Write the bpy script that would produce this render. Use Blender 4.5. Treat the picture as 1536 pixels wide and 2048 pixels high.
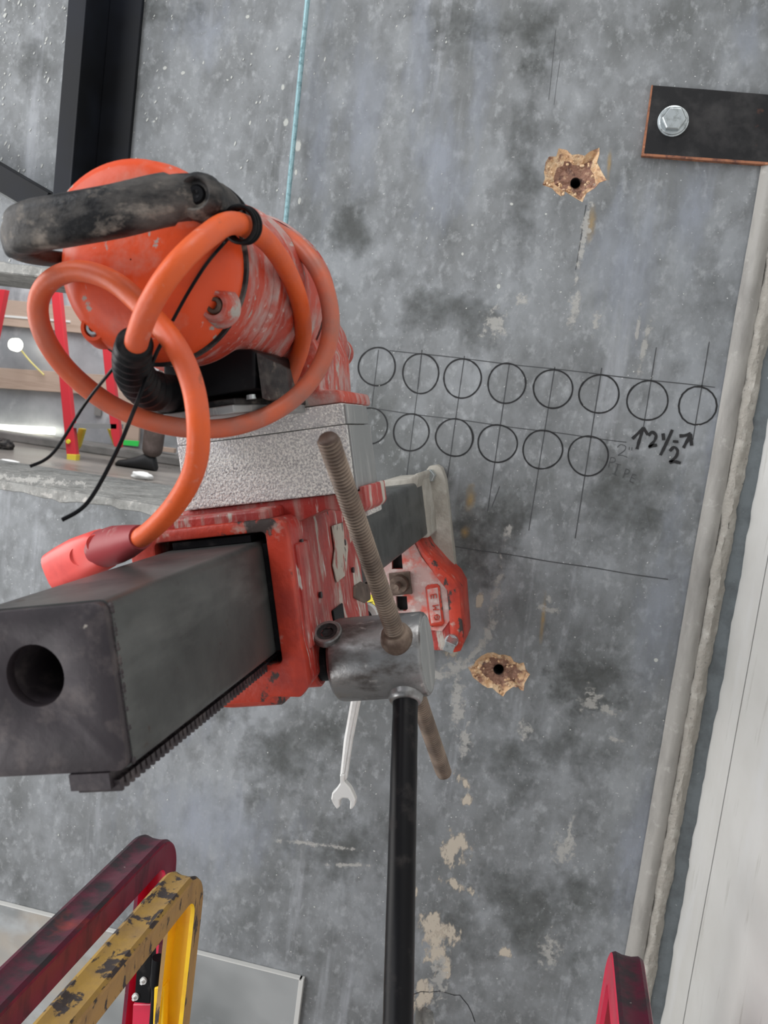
import bpy, bmesh, math, random
from mathutils import Vector, Matrix, noise
from mathutils.geometry import delaunay_2d_cdt
random.seed(7)
for o in list(bpy.data.objects): bpy.data.objects.remove(o)
S = bpy.context.scene
COL = S.collection
PI = math.pi

# ------------------------------------------------------------------ camera
CAM = Vector((0, 0, 1.9)); F = 1800.0
RR = ((0.97253023, 0.19577382, 0.12592682),
      (0.1461157, -0.09230055, -0.98495219),
      (-0.18120474, 0.97629566, -0.1183707))      # rows: image right, image down, forward, in world axes (row i, col world axis)
RM = Matrix(RR)
cam = bpy.data.cameras.new('camera'); co = bpy.data.objects.new('camera', cam); COL.objects.link(co)
cam.sensor_fit = 'VERTICAL'; cam.sensor_height = 36; cam.lens = F/2048*36; cam.clip_start = .02; cam.clip_end = 60
right = Vector(RR[0]); down = Vector(RR[1]); fwd = Vector(RR[2])
M = Matrix((right, -down, -fwd)).transposed().to_4x4(); M.translation = CAM
co.matrix_world = M; S.camera = co
cam.dof.use_dof = True; cam.dof.focus_distance = 1.0; cam.dof.aperture_fstop = 17

# ------------------------------------------------------------------ light
W = bpy.data.worlds.new('world'); S.world = W; W.use_nodes = True
W.node_tree.nodes['Background'].inputs[0].default_value = (.88, .93, 1.0, 1)
W.node_tree.nodes['Background'].inputs[1].default_value = .36
def area(name, loc, target, sx, sy, power, col=(1, 1, 1)):
    l = bpy.data.lights.new(name, 'AREA'); l.shape = 'RECTANGLE'; l.size = sx; l.size_y = sy; l.energy = power; l.color = col
    o = bpy.data.objects.new(name, l); COL.objects.link(o); o.location = loc
    o.rotation_euler = (Vector(target)-Vector(loc)).to_track_quat('-Z', 'Y').to_euler(); return o
area('daylight_left', (-2.6, -1.0, 3.6), (-.1, 1.4, 1.7), 1.8, 1.8, 62, (.95, .97, 1))
area('lower_left_fill', (-1.5, -.7, .7), (-.75, 1.6, 1.1), .7, .7, 13, (1, .99, .98))  # unseen fill added to brighten the lower left of the wall
area('ceiling_lamp', (.4, .2, 4.6), (.2, 1.2, 1.5), 2.2, 1.2, 40, (1, .98, .95))
area('side_fill', (-2.7, .5, 1.9), (.3, .9, 1.7), 1.6, 1.8, 46, (1, .98, .96))  # unseen fill added to brighten the white side wall
area('back_room_fill', (-3.0, 5.0, 3.9), (-3.2, 6.0, 1.2), 3.0, 2.0, 95, (1, 1, 1))  # unseen fill added to light the room behind
S.view_settings.view_transform = 'Standard'; S.view_settings.look = 'None'; S.view_settings.gamma = 1
S.view_settings.use_curve_mapping = False
S.view_settings.exposure = .15
S.cycles.transparent_max_bounces = 48

# ------------------------------------------------------------------ measuring helpers
TH = math.radians(14.5); CT, ST = math.cos(TH), math.sin(TH)
def ratio(px, py):
    v = Vector(((px-768)/F, (py-1024)/F, 1.0)); d = RM.transposed() @ v
    return d.x/d.y, d.z/d.y
def P(px, py, Y):                       # point of the room seen at a pixel, at distance Y towards the wall
    a, b = ratio(px, py); return Vector((a*Y, Y, CAM.z+b*Y))
def L(px, py, Y):                       # the same in the tilted drill frame (u, Y, v)
    a, b = ratio(px, py); return Vector(((a*CT+b*ST)*Y, Y, (-a*ST+b*CT)*Y))

# ------------------------------------------------------------------ materials
def mat(name, base, rough=.6, metal=0, layers=(), bump=None, spec=.5, alpha=None, emit=None, coat=0):
    """layers: (colour, (sx,sy,sz), lo, hi, detail, rough or None[, offset])"""
    m = bpy.data.materials.new(name); m.use_nodes = True; nt = m.node_tree; n = nt.nodes; l = nt.links
    b = n['Principled BSDF']; b.inputs['Roughness'].default_value = rough; b.inputs['Metallic'].default_value = metal
    b.inputs['Specular IOR Level'].default_value = spec; b.inputs['Coat Weight'].default_value = coat
    tc = n.new('ShaderNodeTexCoord')
    cur = n.new('ShaderNodeRGB'); cur.outputs[0].default_value = (*base, 1); cur = cur.outputs[0]
    rcur = n.new('ShaderNodeValue'); rcur.outputs[0].default_value = rough; rcur = rcur.outputs[0]
    for i, ly in enumerate(layers):
        c, sc, lo, hi, det, rg = ly[:6]
        mp = n.new('ShaderNodeMapping'); mp.inputs['Scale'].default_value = sc; mp.inputs['Location'].default_value = (i*3.7+1, i*1.3, i*7.1)
        if len(ly) > 6: mp.inputs['Rotation'].default_value = ly[6]
        l.new(tc.outputs['Object'], mp.inputs[0])
        t = n.new('ShaderNodeTexNoise'); t.inputs['Scale'].default_value = 1; t.inputs['Detail'].default_value = det; t.inputs['Roughness'].default_value = .62
        l.new(mp.outputs[0], t.inputs['Vector'])
        r = n.new('ShaderNodeMapRange'); r.inputs['From Min'].default_value = lo; r.inputs['From Max'].default_value = hi
        l.new(t.outputs['Fac'], r.inputs['Value'])
        mx = n.new('ShaderNodeMix'); mx.data_type = 'RGBA'; l.new(r.outputs[0], mx.inputs[0]); l.new(cur, mx.inputs[6])
        mx.inputs[7].default_value = (*c, 1); cur = mx.outputs[2]
        if rg is not None:
            mf = n.new('ShaderNodeMix'); mf.data_type = 'FLOAT'; l.new(r.outputs[0], mf.inputs[0]); l.new(rcur, mf.inputs[2]); mf.inputs[3].default_value = rg; rcur = mf.outputs[0]
    l.new(cur, b.inputs['Base Color']); l.new(rcur, b.inputs['Roughness'])
    if bump:
        st, sc, det = bump
        mp = n.new('ShaderNodeMapping'); mp.inputs['Scale'].default_value = sc if isinstance(sc, tuple) else (sc, sc, sc); l.new(tc.outputs['Object'], mp.inputs[0])
        t = n.new('ShaderNodeTexNoise'); t.inputs['Scale'].default_value = 1; t.inputs['Detail'].default_value = det
        l.new(mp.outputs[0], t.inputs['Vector'])
        bp = n.new('ShaderNodeBump'); bp.inputs['Strength'].default_value = st; bp.inputs['Distance'].default_value = .002
        l.new(t.outputs['Fac'], bp.inputs['Height']); l.new(bp.outputs[0], b.inputs['Normal'])
    if emit: b.inputs['Emission Color'].default_value = (*emit[:3], 1); b.inputs['Emission Strength'].default_value = emit[3]
    return m
def sc(v): return (v, v, v)
M_conc = mat('concrete', (.155, .162, .165), .62, 0, [
    ((.245, .26, .275), (3.4, 3.4, 2.2), .40, .68, 6, .52),
    ((.085, .09, .088), (5, 5, 4), .46, .76, 8, .6),
    ((.275, .29, .305), (11, 11, 8), .46, .80, 8, None),
    ((.080, .084, .084), (22, 22, 16), .47, .84, 10, None),
    ((.33, .345, .355), (70, 70, 50), .53, .82, 8, None),
    ((.35, .365, .39), (16, 16, 1.4), .58, .80, 5, None),
    ((.62, .62, .61), (230, 230, 230), .70, .78, 2, .8)], (.12, 200, 6), .4)
M_soffit = mat('rough_concrete', (.30, .30, .285), .9, 0, [((.14, .14, .13), sc(20), .45, .7, 8, None), ((.48, .46, .43), sc(60), .55, .7, 5, None)], (.9, 120, 8))
M_sand = mat('broken_mortar', (.62, .40, .23), .9, 0, [((.72, .55, .36), sc(90), .45, .6, 5, None), ((.27, .14, .095), sc(60), .50, .62, 6, None)], (1, 300, 6))
M_sanddark = mat('dark_mortar', (.27, .145, .10), .7, 0, [((.5, .33, .22), sc(120), .55, .68, 5, None), ((.10, .05, .04), sc(80), .55, .7, 4, None)], (1, 300, 6))
M_black = mat('hole_dark', (.008, .008, .009), .9)
M_red = mat('worn_red_paint', (.38, .030, .021), .42, 0, [
    ((.24, .022, .020), sc(18), .42, .70, 6, .5),
    ((.36, .24, .21), (70, 70, 9), .50, .72, 9, .8),
    ((.42, .385, .34), (34, 34, 8), .565, .62, 7, .9),
    ((.055, .035, .03), (60, 60, 34), .675, .70, 4, .6),
    ((.52, .49, .46), (210, 210, 26), .635, .68, 3, .8)], (.5, 160, 6))
M_redclean = mat('red_paint_cast_frame', (.47, .045, .022), .42, 0, [
    ((.27, .026, .018), sc(26), .42, .68, 7, .5), ((.045, .033, .03), (34, 34, 26), .585, .62, 8, .6), ((.42, .27, .23), sc(60), .60, .74, 8, .8)], (.35, 160, 6), spec=.35)
M_orange = mat('orange_motor_paint', (.66, .072, .016), .40, 0, [
    ((.48, .06, .03), sc(18), .48, .72, 5, .45),
    ((.50, .22, .17), sc(24), .56, .80, 9, .7),
    ((.10, .05, .04), sc(60), .66, .80, 8, .7),
    ((.34, .30, .27), sc(31), .635, .655, 7, .85),
    ((.50, .40, .37), (140, 140, 40), .66, .74, 4, .8)], (.2, 120, 5), spec=.3)
M_orangedust = mat('dusty_orange_paint', (.44, .048, .022), .5, 0, [
    ((.30, .035, .025), sc(18), .45, .7, 6, .5),
    ((.40, .27, .25), (24, 60, 24), .46, .64, 9, .8),
    ((.36, .33, .30), (30, 40, 30), .60, .63, 7, .9),
    ((.50, .42, .39), (120, 200, 120), .62, .72, 5, .9)], (.6, 130, 7))
M_cable = mat('orange_rubber_cable', (.66, .100, .020), .42, 0, [
    ((.55, .10, .045), sc(22), .45, .7, 5, .5), ((.20, .07, .04), sc(40), .66, .74, 4, .6), ((.62, .32, .25), sc(55), .62, .78, 6, .7)], (.12, 300, 3), spec=.35)
M_cabledust = mat('dusty_orange_cable', (.50, .095, .045), .55, 0, [((.45, .25, .20), (60, 60, 60), .50, .72, 6, .8), ((.30, .06, .035), sc(20), .5, .7, 4, None)], (.2, 300, 3))
M_rubber = mat('black_plastic', (.009, .009, .010), .45, 0, [((.10, .092, .085), (26, 26, 55), .46, .68, 9, .8), ((.24, .21, .18), (46, 46, 70), .57, .72, 8, .85)], (.35, 220, 5), spec=.28)
M_blackclean = mat('black_smooth_rubber', (.004, .004, .005), .40, 0, [((.035, .031, .03), sc(55), .55, .8, 8, .6)], spec=.14)
M_alu = mat('dusty_aluminium', (.40, .39, .39), .42, .25, [
    ((.28, .27, .275), (14, 14, 200), .45, .7, 3, .5),
    ((.78, .76, .72), (520, 520, 480), .455, .57, 5, .9),
    ((.52, .505, .51), (9, 9, 14), .46, .60, 6, .8),
    ((.84, .82, .78), (600, 600, 600), .55, .60, 4, .9)], (.9, (600, 600, 560), 5))
M_aluside = mat('machined_aluminium', (.30, .31, .31), .4, .6, [((.42, .42, .41), (60, 60, 8), .5, .7, 5, .6), ((.62, .60, .57), (220, 220, 20), .64, .72, 4, .8)])
M_hub = mat('scuffed_steel', (.27, .27, .27), .36, .85, [
    ((.10, .09, .085), (34, 60, 60), .47, .66, 10, .5), ((.60, .58, .55), (60, 120, 120), .62, .72, 5, .5), ((.20, .14, .11), sc(60), .68, .73, 5, .6)], (.15, 200, 4))
M_col = mat('oiled_steel', (.070, .074, .072), .38, .35, [
    ((.042, .043, .043), sc(14), .45, .7, 7, .5), ((.115, .118, .114), (22, 9, 40), .50, .74, 8, .42), ((.05, .036, .03), sc(55), .68, .74, 3, .5)], (.06, 120, 3))
M_colend = mat('blued_steel_end', (.034, .027, .031), .45, .3, [
    ((.10, .082, .08), sc(60), .50, .74, 6, .5), ((.022, .018, .021), sc(30), .5, .72, 5, None), ((.30, .27, .24), sc(95), .74, .79, 3, .6)], (.1, 150, 4))
M_rustbar = mat('rusty_threaded_steel', (.09, .06, .045), .5, .4, [((.24, .18, .14), sc(40), .50, .72, 8, .55), ((.06, .042, .035), sc(90), .55, .7, 5, .6)])
M_base = mat('dusty_cast_plate', (.34, .32, .28), .8, .1, [((.24, .22, .19), (40, 40, 14), .50, .68, 8, .7), ((.46, .44, .40), sc(24), .5, .7, 7, None)], (.5, 200, 5))
M_zinc = mat('zinc_bolt', (.50, .54, .55), .3, .85, [((.28, .30, .30), sc(120), .5, .68, 4, .4)])
M_teal = mat('zinc_threaded_rod', (.36, .54, .58), .35, .4, [((.16, .28, .31), sc(90), .5, .7, 3, None)])
M_steelblk = mat('black_primed_steel', (.005, .0055, .007), .5, 0, [((.010, .012, .018), sc(6), .4, .7, 3, .55)], spec=.18)
M_steelplate = mat('mill_scale_steel', (.011, .011, .012), .55, 0, [((.045, .043, .043), sc(14), .45, .7, 5, None), ((.11, .045, .028), (26, 26, 26), .66, .78, 7, .7)], (.1, 120, 4), spec=.25)
M_rust = mat('rusty_cut_edge', (.30, .12, .06), .8, 0, [((.10, .04, .03), sc(60), .45, .65, 6, None), ((.42, .18, .09), sc(90), .6, .7, 4, None)])
M_wall2 = mat('white_compound_wall', (.72, .715, .69), .5, 0, [
    ((.60, .59, .555), (1.6, 1.6, 3), .4, .7, 5, None), ((.76, .765, .77), (2, 3, 1.2), .5, .7, 4, .35), ((.50, .49, .455), (60, 40, 8), .60, .76, 7, .7)], (.15, (90, 90, 30), 5))
M_caulk = mat('grey_beige_sealant', (.31, .298, .275), .55, 0, [((.21, .20, .185), (30, 30, 8), .45, .7, 5, None), ((.40, .385, .36), sc(50), .6, .75, 4, None)], (.2, 120, 4))
M_mortar = mat('rough_mortar_bead', (.33, .31, .275), .9, 0, [((.45, .43, .39), sc(40), .5, .7, 6, None), ((.17, .16, .15), sc(130), .64, .7, 4, None)], (1, 240, 6))
M_slate = mat('blue_grey_concrete_strip', (.135, .155, .165), .6, 0, [((.08, .09, .095), sc(22), .45, .7, 6, None), ((.38, .40, .41), sc(110), .68, .74, 4, .8)], (.4, 160, 5))
M_board = mat('smooth_grey_board', (.30, .31, .31), .3, 0, [((.17, .18, .18), (3.5, 3.5, 4.5), .42, .68, 3, .35), ((.38, .33, .27), (4, 4, 5), .56, .78, 3, None), ((.40, .42, .43), (7, 7, 9), .55, .75, 4, None)])
M_edge = mat('lit_board_edge', (.50, .50, .48), .6)
M_ink = mat('black_marker_ink', (.006, .006, .007), .5)
M_pencil = mat('pencil_line', (.045, .047, .05), .6)
M_magdark = mat('worn_magenta_rail', (.085, .008, .024), .42, 0, [((.026, .020, .024), (24, 24, 24), .42, .58, 8, .55), ((.30, .035, .02), sc(12), .62, .8, 4, None), ((.42, .38, .36), sc(95), .73, .77, 4, .6)], (.2, 120, 5), spec=.3)
M_magflange = mat('magenta_rail_flange', (.19, .006, .030), .42, 0, [((.08, .008, .022), (40, 40, 12), .46, .66, 8, .5), ((.36, .07, .02), sc(9), .60, .75, 4, None), ((.35, .32, .28), sc(80), .70, .74, 4, .6)], spec=.35)
M_mag = mat('magenta_fibreglass', (.60, .012, .055), .35, 0, [((.42, .01, .04), sc(12), .5, .75, 4, None)], coat=.2)
M_yel = mat('yellow_fibreglass', (.92, .58, .012), .35, 0, [((.76, .36, .02), sc(14), .55, .8, 4, None)], coat=.2)
M_yelworn = mat('worn_yellow_rail', (.36, .22, .05), .5, 0, [((.26, .16, .06), sc(22), .42, .66, 8, None), ((.045, .036, .035), (36, 36, 36), .515, .555, 9, .6), ((.04, .03, .027), (60, 26, 120), .58, .62, 6, None)], (.35, 140, 6), spec=.3)
M_yelflange = mat('yellow_rail_flange', (.40, .24, .085), .5, 0, [((.20, .12, .06), (20, 20, 8), .46, .68, 8, None), ((.055, .045, .04), (70, 70, 22), .57, .61, 8, .6)], (.3, 140, 5), spec=.3)
M_wrench = mat('chrome_wrench', (.72, .72, .70), .32, .35, [((.50, .48, .46), sc(30), .52, .8, 5, .45)])
M_wood = mat('pale_lumber', (.54, .41, .33), .7, 0, [((.44, .32, .25), (3, 8, 60), .5, .7, 4, None)])
M_sheet = mat('silver_wall_sheeting', (.50, .51, .53), .34, .25, [((.30, .31, .33), (1.4, 1.4, 1.4), .42, .68, 5, .3), ((.78, .78, .80), (2.6, 2.6, 2.0), .52, .72, 5, .45)])
M_floor2 = mat('wet_dusty_floor', (.20, .185, .17), .32, 0, [((.34, .31, .28), (1.2, 5, 1), .45, .7, 5, .55), ((.09, .085, .08), (1.5, 3, 1), .5, .7, 5, .2)])
M_floor1 = mat('lower_concrete_floor', (.24, .24, .235), .6, 0, [((.15, .15, .15), sc(2), .45, .7, 6, None)])
M_curb = mat('grey_curb', (.23, .22, .21), .7, 0, [((.14, .14, .13), sc(5), .45, .7, 5, None)])
M_ladred = mat('red_ladder_rail', (.66, .035, .05), .4)
M_ladyel = mat('yellow_ladder_leg', (.80, .62, .06), .4)
M_step = mat('grey_aluminium_step', (.36, .36, .36), .4, .5)
M_green = mat('green_tape', (.05, .75, .12), .5)
M_tubeglare = mat('tube_and_glare', (1, 1, .9), .5, emit=(1, 1, .86, 3.0))
M_cloth = mat('brown_work_trousers', (.10, .075, .066), .9, 0, [((.16, .12, .11), sc(12), .45, .7, 5, None)], (.4, 80, 4))
M_shirt = mat('dark_work_shirt', (.05, .06, .075), .9)
M_skin = mat('skin', (.52, .31, .22), .5)
M_boot = mat('black_work_boot', (.012, .012, .013), .6)
M_hair = mat('dark_hair', (.03, .02, .015), .7)
M_white = mat('white_rag', (.82, .82, .80), .9)
M_lab = mat('yellow_label', (.78, .66, .05), .5)
M_pink = mat('pink_label_strip', (.78, .40, .36), .5)
def patchmat(name, col, soft=.30, nz=1.0, scale=60, amax=1.0, squash=1.0):
    m = bpy.data.materials.new(name); m.use_nodes = True; nt = m.node_tree; n = nt.nodes; l = nt.links
    b = n['Principled BSDF']; b.inputs['Base Color'].default_value = (*col, 1); b.inputs['Roughness'].default_value = .85
    at = n.new('ShaderNodeAttribute'); at.attribute_name = 'fade'
    tc = n.new('ShaderNodeTexCoord'); mp = n.new('ShaderNodeMapping'); mp.inputs['Scale'].default_value = (scale, scale, scale*squash); l.new(tc.outputs['Object'], mp.inputs[0])
    t = n.new('ShaderNodeTexNoise'); t.inputs['Scale'].default_value = 1; t.inputs['Detail'].default_value = 6; t.inputs['Roughness'].default_value = .65; l.new(mp.outputs[0], t.inputs['Vector'])
    s1 = n.new('ShaderNodeMath'); s1.operation = 'MULTIPLY_ADD'; l.new(t.outputs['Fac'], s1.inputs[0]); s1.inputs[1].default_value = nz*2; s1.inputs[2].default_value = -nz
    s2 = n.new('ShaderNodeMath'); s2.operation = 'ADD'; l.new(s1.outputs[0], s2.inputs[0]); l.new(at.outputs['Fac'], s2.inputs[1])
    r = n.new('ShaderNodeMapRange'); r.inputs['From Min'].default_value = .42; r.inputs['From Max'].default_value = .42+soft; r.inputs['To Max'].default_value = amax; l.new(s2.outputs[0], r.inputs['Value'])
    l.new(r.outputs[0], b.inputs['Alpha']); return m
M_tan = patchmat('tan_mortar_smear', (.50, .44, .36), .28, 1.7, 62, .85, .5)
M_tan2 = patchmat('pale_plaster_scrape', (.50, .49, .46), .35, 1.6, 70, .55)
M_pale = patchmat('pale_bluish_streak', (.36, .39, .45), .7, .9, 26, .50, .3)  # pale bluish tone laid in broad soft patches
M_drop = patchmat('dried_paint_drop', (.52, .53, .50), .2, .25, 120, .8)
M_rustst = patchmat('rust_run', (.42, .29, .13), .6, .5, 60, .55)
M_darkpatch = patchmat('dark_mottle_shade', (.082, .086, .082), .9, 1.5, 14, .6)

def add_dust_shade(m, col):
    nt = m.node_tree; n = nt.nodes; l = nt.links; b = n['Principled BSDF']; src = b.inputs['Base Color'].links[0].from_socket
    at = n.new('ShaderNodeAttribute'); at.attribute_name = 'dust'
    tc = n.new('ShaderNodeTexCoord'); t = n.new('ShaderNodeTexNoise'); t.inputs['Scale'].default_value = 45; t.inputs['Detail'].default_value = 8; l.new(tc.outputs['Object'], t.inputs['Vector'])
    r = n.new('ShaderNodeMapRange'); r.inputs['From Min'].default_value = .35; r.inputs['From Max'].default_value = .65; r.inputs['To Min'].default_value = .35; l.new(t.outputs['Fac'], r.inputs['Value'])
    mu = n.new('ShaderNodeMath'); mu.operation = 'MULTIPLY'; l.new(r.outputs[0], mu.inputs[0]); l.new(at.outputs['Fac'], mu.inputs[1])
    mx = n.new('ShaderNodeMix'); mx.data_type = 'RGBA'; l.new(mu.outputs[0], mx.inputs[0]); l.new(src, mx.inputs[6]); mx.inputs[7].default_value = (*col, 1); l.new(mx.outputs[2], b.inputs['Base Color'])
add_dust_shade(M_cable, (.34, .125, .09))
M_thread = mat('rusty_thread', (.045, .028, .022), .5, .3, [((.09, .055, .04), sc(50), .45, .65, 7, .55)])
add_dust_shade(M_thread, (.33, .255, .195))  # dusty crests, dark grooves; also paints the shading of the thread
# ------------------------------------------------------------------ geometry helpers
def finish(name, bm, m, parent=None, origin=None, smooth=None, bevel=None, mesh=None, label=None):
    me = mesh or bpy.data.meshes.new(name)
    if origin is not None: bmesh.ops.translate(bm, verts=bm.verts, vec=-Vector(origin))
    bmesh.ops.recalc_face_normals(bm, faces=bm.faces)
    bm.to_mesh(me); bm.free()
    if m: me.materials.append(m)
    o = bpy.data.objects.new(name, me); COL.objects.link(o)
    if smooth is not None:
        for p in me.polygons: p.use_smooth = True
        md = o.modifiers.new('edge', 'EDGE_SPLIT'); md.split_angle = math.radians(smooth)
    if bevel:
        b = o.modifiers.new('bevel', 'BEVEL'); b.width = bevel; b.segments = 2; b.limit_method = 'ANGLE'; b.angle_limit = math.radians(40)
        if smooth is not None: o.modifiers.move(1, 0)
    if parent: o.parent = parent
    if label: o['label'] = label
    return o
def tag(o, label=None, cat=None, group=None, kind=None):
    if label: o['label'] = label
    if cat: o['category'] = cat
    if group: o['group'] = group
    if kind: o['kind'] = kind
    return o
def empty(name, loc, rot=(0, 0, 0), **k):
    o = bpy.data.objects.new(name, None); COL.objects.link(o); o.location = loc; o.rotation_euler = rot; o.empty_display_size = .05
    return tag(o, **k)
def box(bm, lo, hi):
    x0, y0, z0 = lo; x1, y1, z1 = hi
    v = [bm.verts.new(c) for c in ((x0,y0,z0),(x1,y0,z0),(x1,y1,z0),(x0,y1,z0),(x0,y0,z1),(x1,y0,z1),(x1,y1,z1),(x0,y1,z1))]
    for f in ((0,1,2,3),(4,5,6,7),(0,1,5,4),(1,2,6,5),(2,3,7,6),(3,0,4,7)): bm.faces.new([v[i] for i in f])
    return bm
def BM(): return bmesh.new()
def prism(bm, pts, fn, d0, d1, holes=()):
    """outline (2D) with holes, extruded from d0 to d1; fn(a,b,d)->3D"""
    allp = list(pts); edges = [(i, (i+1) % len(pts)) for i in range(len(pts))]
    loops = [list(range(len(pts)))]
    for h in holes:
        s = len(allp); allp += list(h); edges += [(s+i, s+(i+1) % len(h)) for i in range(len(h))]; loops.append(list(range(s, s+len(h))))
    vs, es, fs, ov, oe, of = delaunay_2d_cdt([Vector(p) for p in allp], edges, [], 1 if not holes else 0, 1e-7)
    def inside(c, poly):
        r = False; j = len(poly)-1
        for i in range(len(poly)):
            a, b = poly[i], poly[j]
            if (a[1] > c[1]) != (b[1] > c[1]) and c[0] < (b[0]-a[0])*(c[1]-a[1])/(b[1]-a[1])+a[0]: r = not r
            j = i
        return r
    A = [bm.verts.new(fn(v[0], v[1], d0)) for v in vs]; B = [bm.verts.new(fn(v[0], v[1], d1)) for v in vs]
    for f in fs:
        c = sum((vs[i] for i in f), Vector((0, 0)))/len(f)
        if not inside(c, pts) or any(inside(c, h) for h in holes): continue
        bm.faces.new([A[i] for i in f]); bm.faces.new([B[i] for i in reversed(f)])
    mp = {}
    for i, os in enumerate(ov):
        for o_ in os: mp[o_] = i
    for lp in loops:
        for i in range(len(lp)):
            a, b = mp[lp[i]], mp[lp[(i+1) % len(lp)]]
            if a != b: 
                try: bm.faces.new((A[a], A[b], B[b], B[a]))
                except ValueError: pass
    return bm
def frame(t):
    t = t.normalized(); a = Vector((0, 0, 1)) if abs(t.z) < .9 else Vector((1, 0, 0))
    x = a.cross(t).normalized(); return x, t.cross(x).normalized()
def sweep(bm, path, rad, n=14, caps=True, flat=None):
    """tube along a path; rad number or list; flat=(w,h) rectangle-ish section with fixed up"""
    path = [Vector(p) for p in path]; N = len(path); rings = []
    x, y = frame(path[1]-path[0]); prev = (path[1]-path[0]).normalized()
    for i, p in enumerate(path):
        t = (path[min(i+1, N-1)]-path[max(i-1, 0)]).normalized()
        q = prev.rotation_difference(t); x = q @ x; y = q @ y; prev = t
        r = rad[i] if isinstance(rad, (list, tuple)) else rad
        rings.append([bm.verts.new(p+(x*math.cos(a)+y*math.sin(a))*r) for a in (2*PI*k/n for k in range(n))])
    for a, b in zip(rings, rings[1:]):
        for k in range(n): bm.faces.new((a[k], a[(k+1) % n], b[(k+1) % n], b[k]))
    if caps: bm.faces.new(rings[0][::-1]); bm.faces.new(rings[-1])
    return bm
def sweep_prof(bm, path, prof, side):
    """profile [(a,b)] a along side vector, b along side x tangent"""
    path = [Vector(p) for p in path]; N = len(path); side = Vector(side).normalized(); rings = []
    for i, p in enumerate(path):
        t = (path[min(i+1, N-1)]-path[max(i-1, 0)]).normalized(); nrm = side.cross(t).normalized(); sd = t.cross(nrm).normalized()
        rings.append([bm.verts.new(p+sd*a+nrm*b) for a, b in prof])
    n = len(prof)
    for a, b in zip(rings, rings[1:]):
        for k in range(n): bm.faces.new((a[k], a[(k+1) % n], b[(k+1) % n], b[k]))
    bm.faces.new(rings[0][::-1]); bm.faces.new(rings[-1]); return bm
def spline(pts, n=10):
    pts = [Vector(p) for p in pts]; out = []
    for i in range(len(pts)-1):
        p0 = pts[max(i-1, 0)]; p1 = pts[i]; p2 = pts[i+1]; p3 = pts[min(i+2, len(pts)-1)]
        for k in range(n):
            t = k/n
            out.append(.5*((2*p1)+(-p0+p2)*t+(2*p0-5*p1+4*p2-p3)*t*t+(-p0+3*p1-3*p2+p3)*t**3))
    out.append(pts[-1]); return out
def lathe(bm, prof, c, axis, n=40, close=True):
    """prof [(s, r)] s along axis from c"""
    c = Vector(c); axis = Vector(axis).normalized(); x, y = frame(axis); rings = []
    for s, r in prof:
        rings.append([bm.verts.new(c+axis*s+(x*math.cos(2*PI*k/n)+y*math.sin(2*PI*k/n))*max(r, 1e-5)) for k in range(n)])
    for a, b in zip(rings, rings[1:]):
        for k in range(n): bm.faces.new((a[k], a[(k+1) % n], b[(k+1) % n], b[k]))
    if close: bm.faces.new(rings[0][::-1]); bm.faces.new(rings[-1])
    return bm
def hexa(bm, c, axis, r, h):
    return lathe(bm, [(0, r), (h*.85, r), (h, r*.9)], c, axis, 6)
def circ(cx, cy, r, n=24): return [(cx+r*math.cos(2*PI*k/n), cy+r*math.sin(2*PI*k/n)) for k in range(n)]
def nz(v, s): return noise.noise(Vector(v)*s)

# ------------------------------------------------------------------ THE WALL with its openings
WY = 1.6; WT = .30
Z = lambda px, py: P(px, py, WY)
op_top = Z(60, 550).z; op_bot = Z(200, 992).z; op_right = -.50; op_left = -1.75
def wpt(px, py): p = Z(px, py); return (p.x, p.z)
def cr(pts, s, ox, oy): return [wpt(ox+x*s, oy+y*s) for x, y in pts]
c1 = cr([(250,605),(300,615),(330,645),(370,640),(410,650),(440,625),(500,600),(500,640),(485,690),(510,740),(545,800),(500,815),(470,850),(420,880),(395,935),(360,915),(320,890),(290,870),(265,900),(235,880),(210,850),(150,830),(165,790),(160,750),(170,690),(190,655),(235,655)], .3255, 1036, 100)
c2 = cr([(640,540),(700,535),(760,560),(820,560),(880,580),(910,630),(960,650),(1010,640),(1030,700),(1050,735),(1075,760),(1050,800),(1020,850),(1010,930),(975,920),(950,890),(900,890),(870,910),(830,940),(800,990),(760,960),(730,940),(690,900),(640,900),(590,870),(540,830),(490,790),(470,740),(440,690),(500,660),(520,620),(580,570)], .1953, 850, 1200)
c3 = [wpt(x, y) for x, y in ((832,2016),(842,2010),(852,2014),(866,2024),(870,2048),(866,2075),(850,2085),(835,2070),(830,2040))]
xr = Z(1401, 1609).x                       # line where the white side wall meets the strip
outer = [(-3.2, 0), (xr+.03, 0), (xr+.03, 3.6), (-3.2, 3.6)]
openr = [(op_left, op_bot), (op_right, op_bot), (op_right, op_top), (op_left, op_top)]
bm = BM()
prism(bm, outer, lambda a, b, d: Vector((a, d, b)), WY, WY+WT, [openr, c1, c2, c3])
wall = finish('wall_front', bm, M_conc); tag(wall, kind='structure', label='mottled grey concrete wall with an opening at left')
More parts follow.
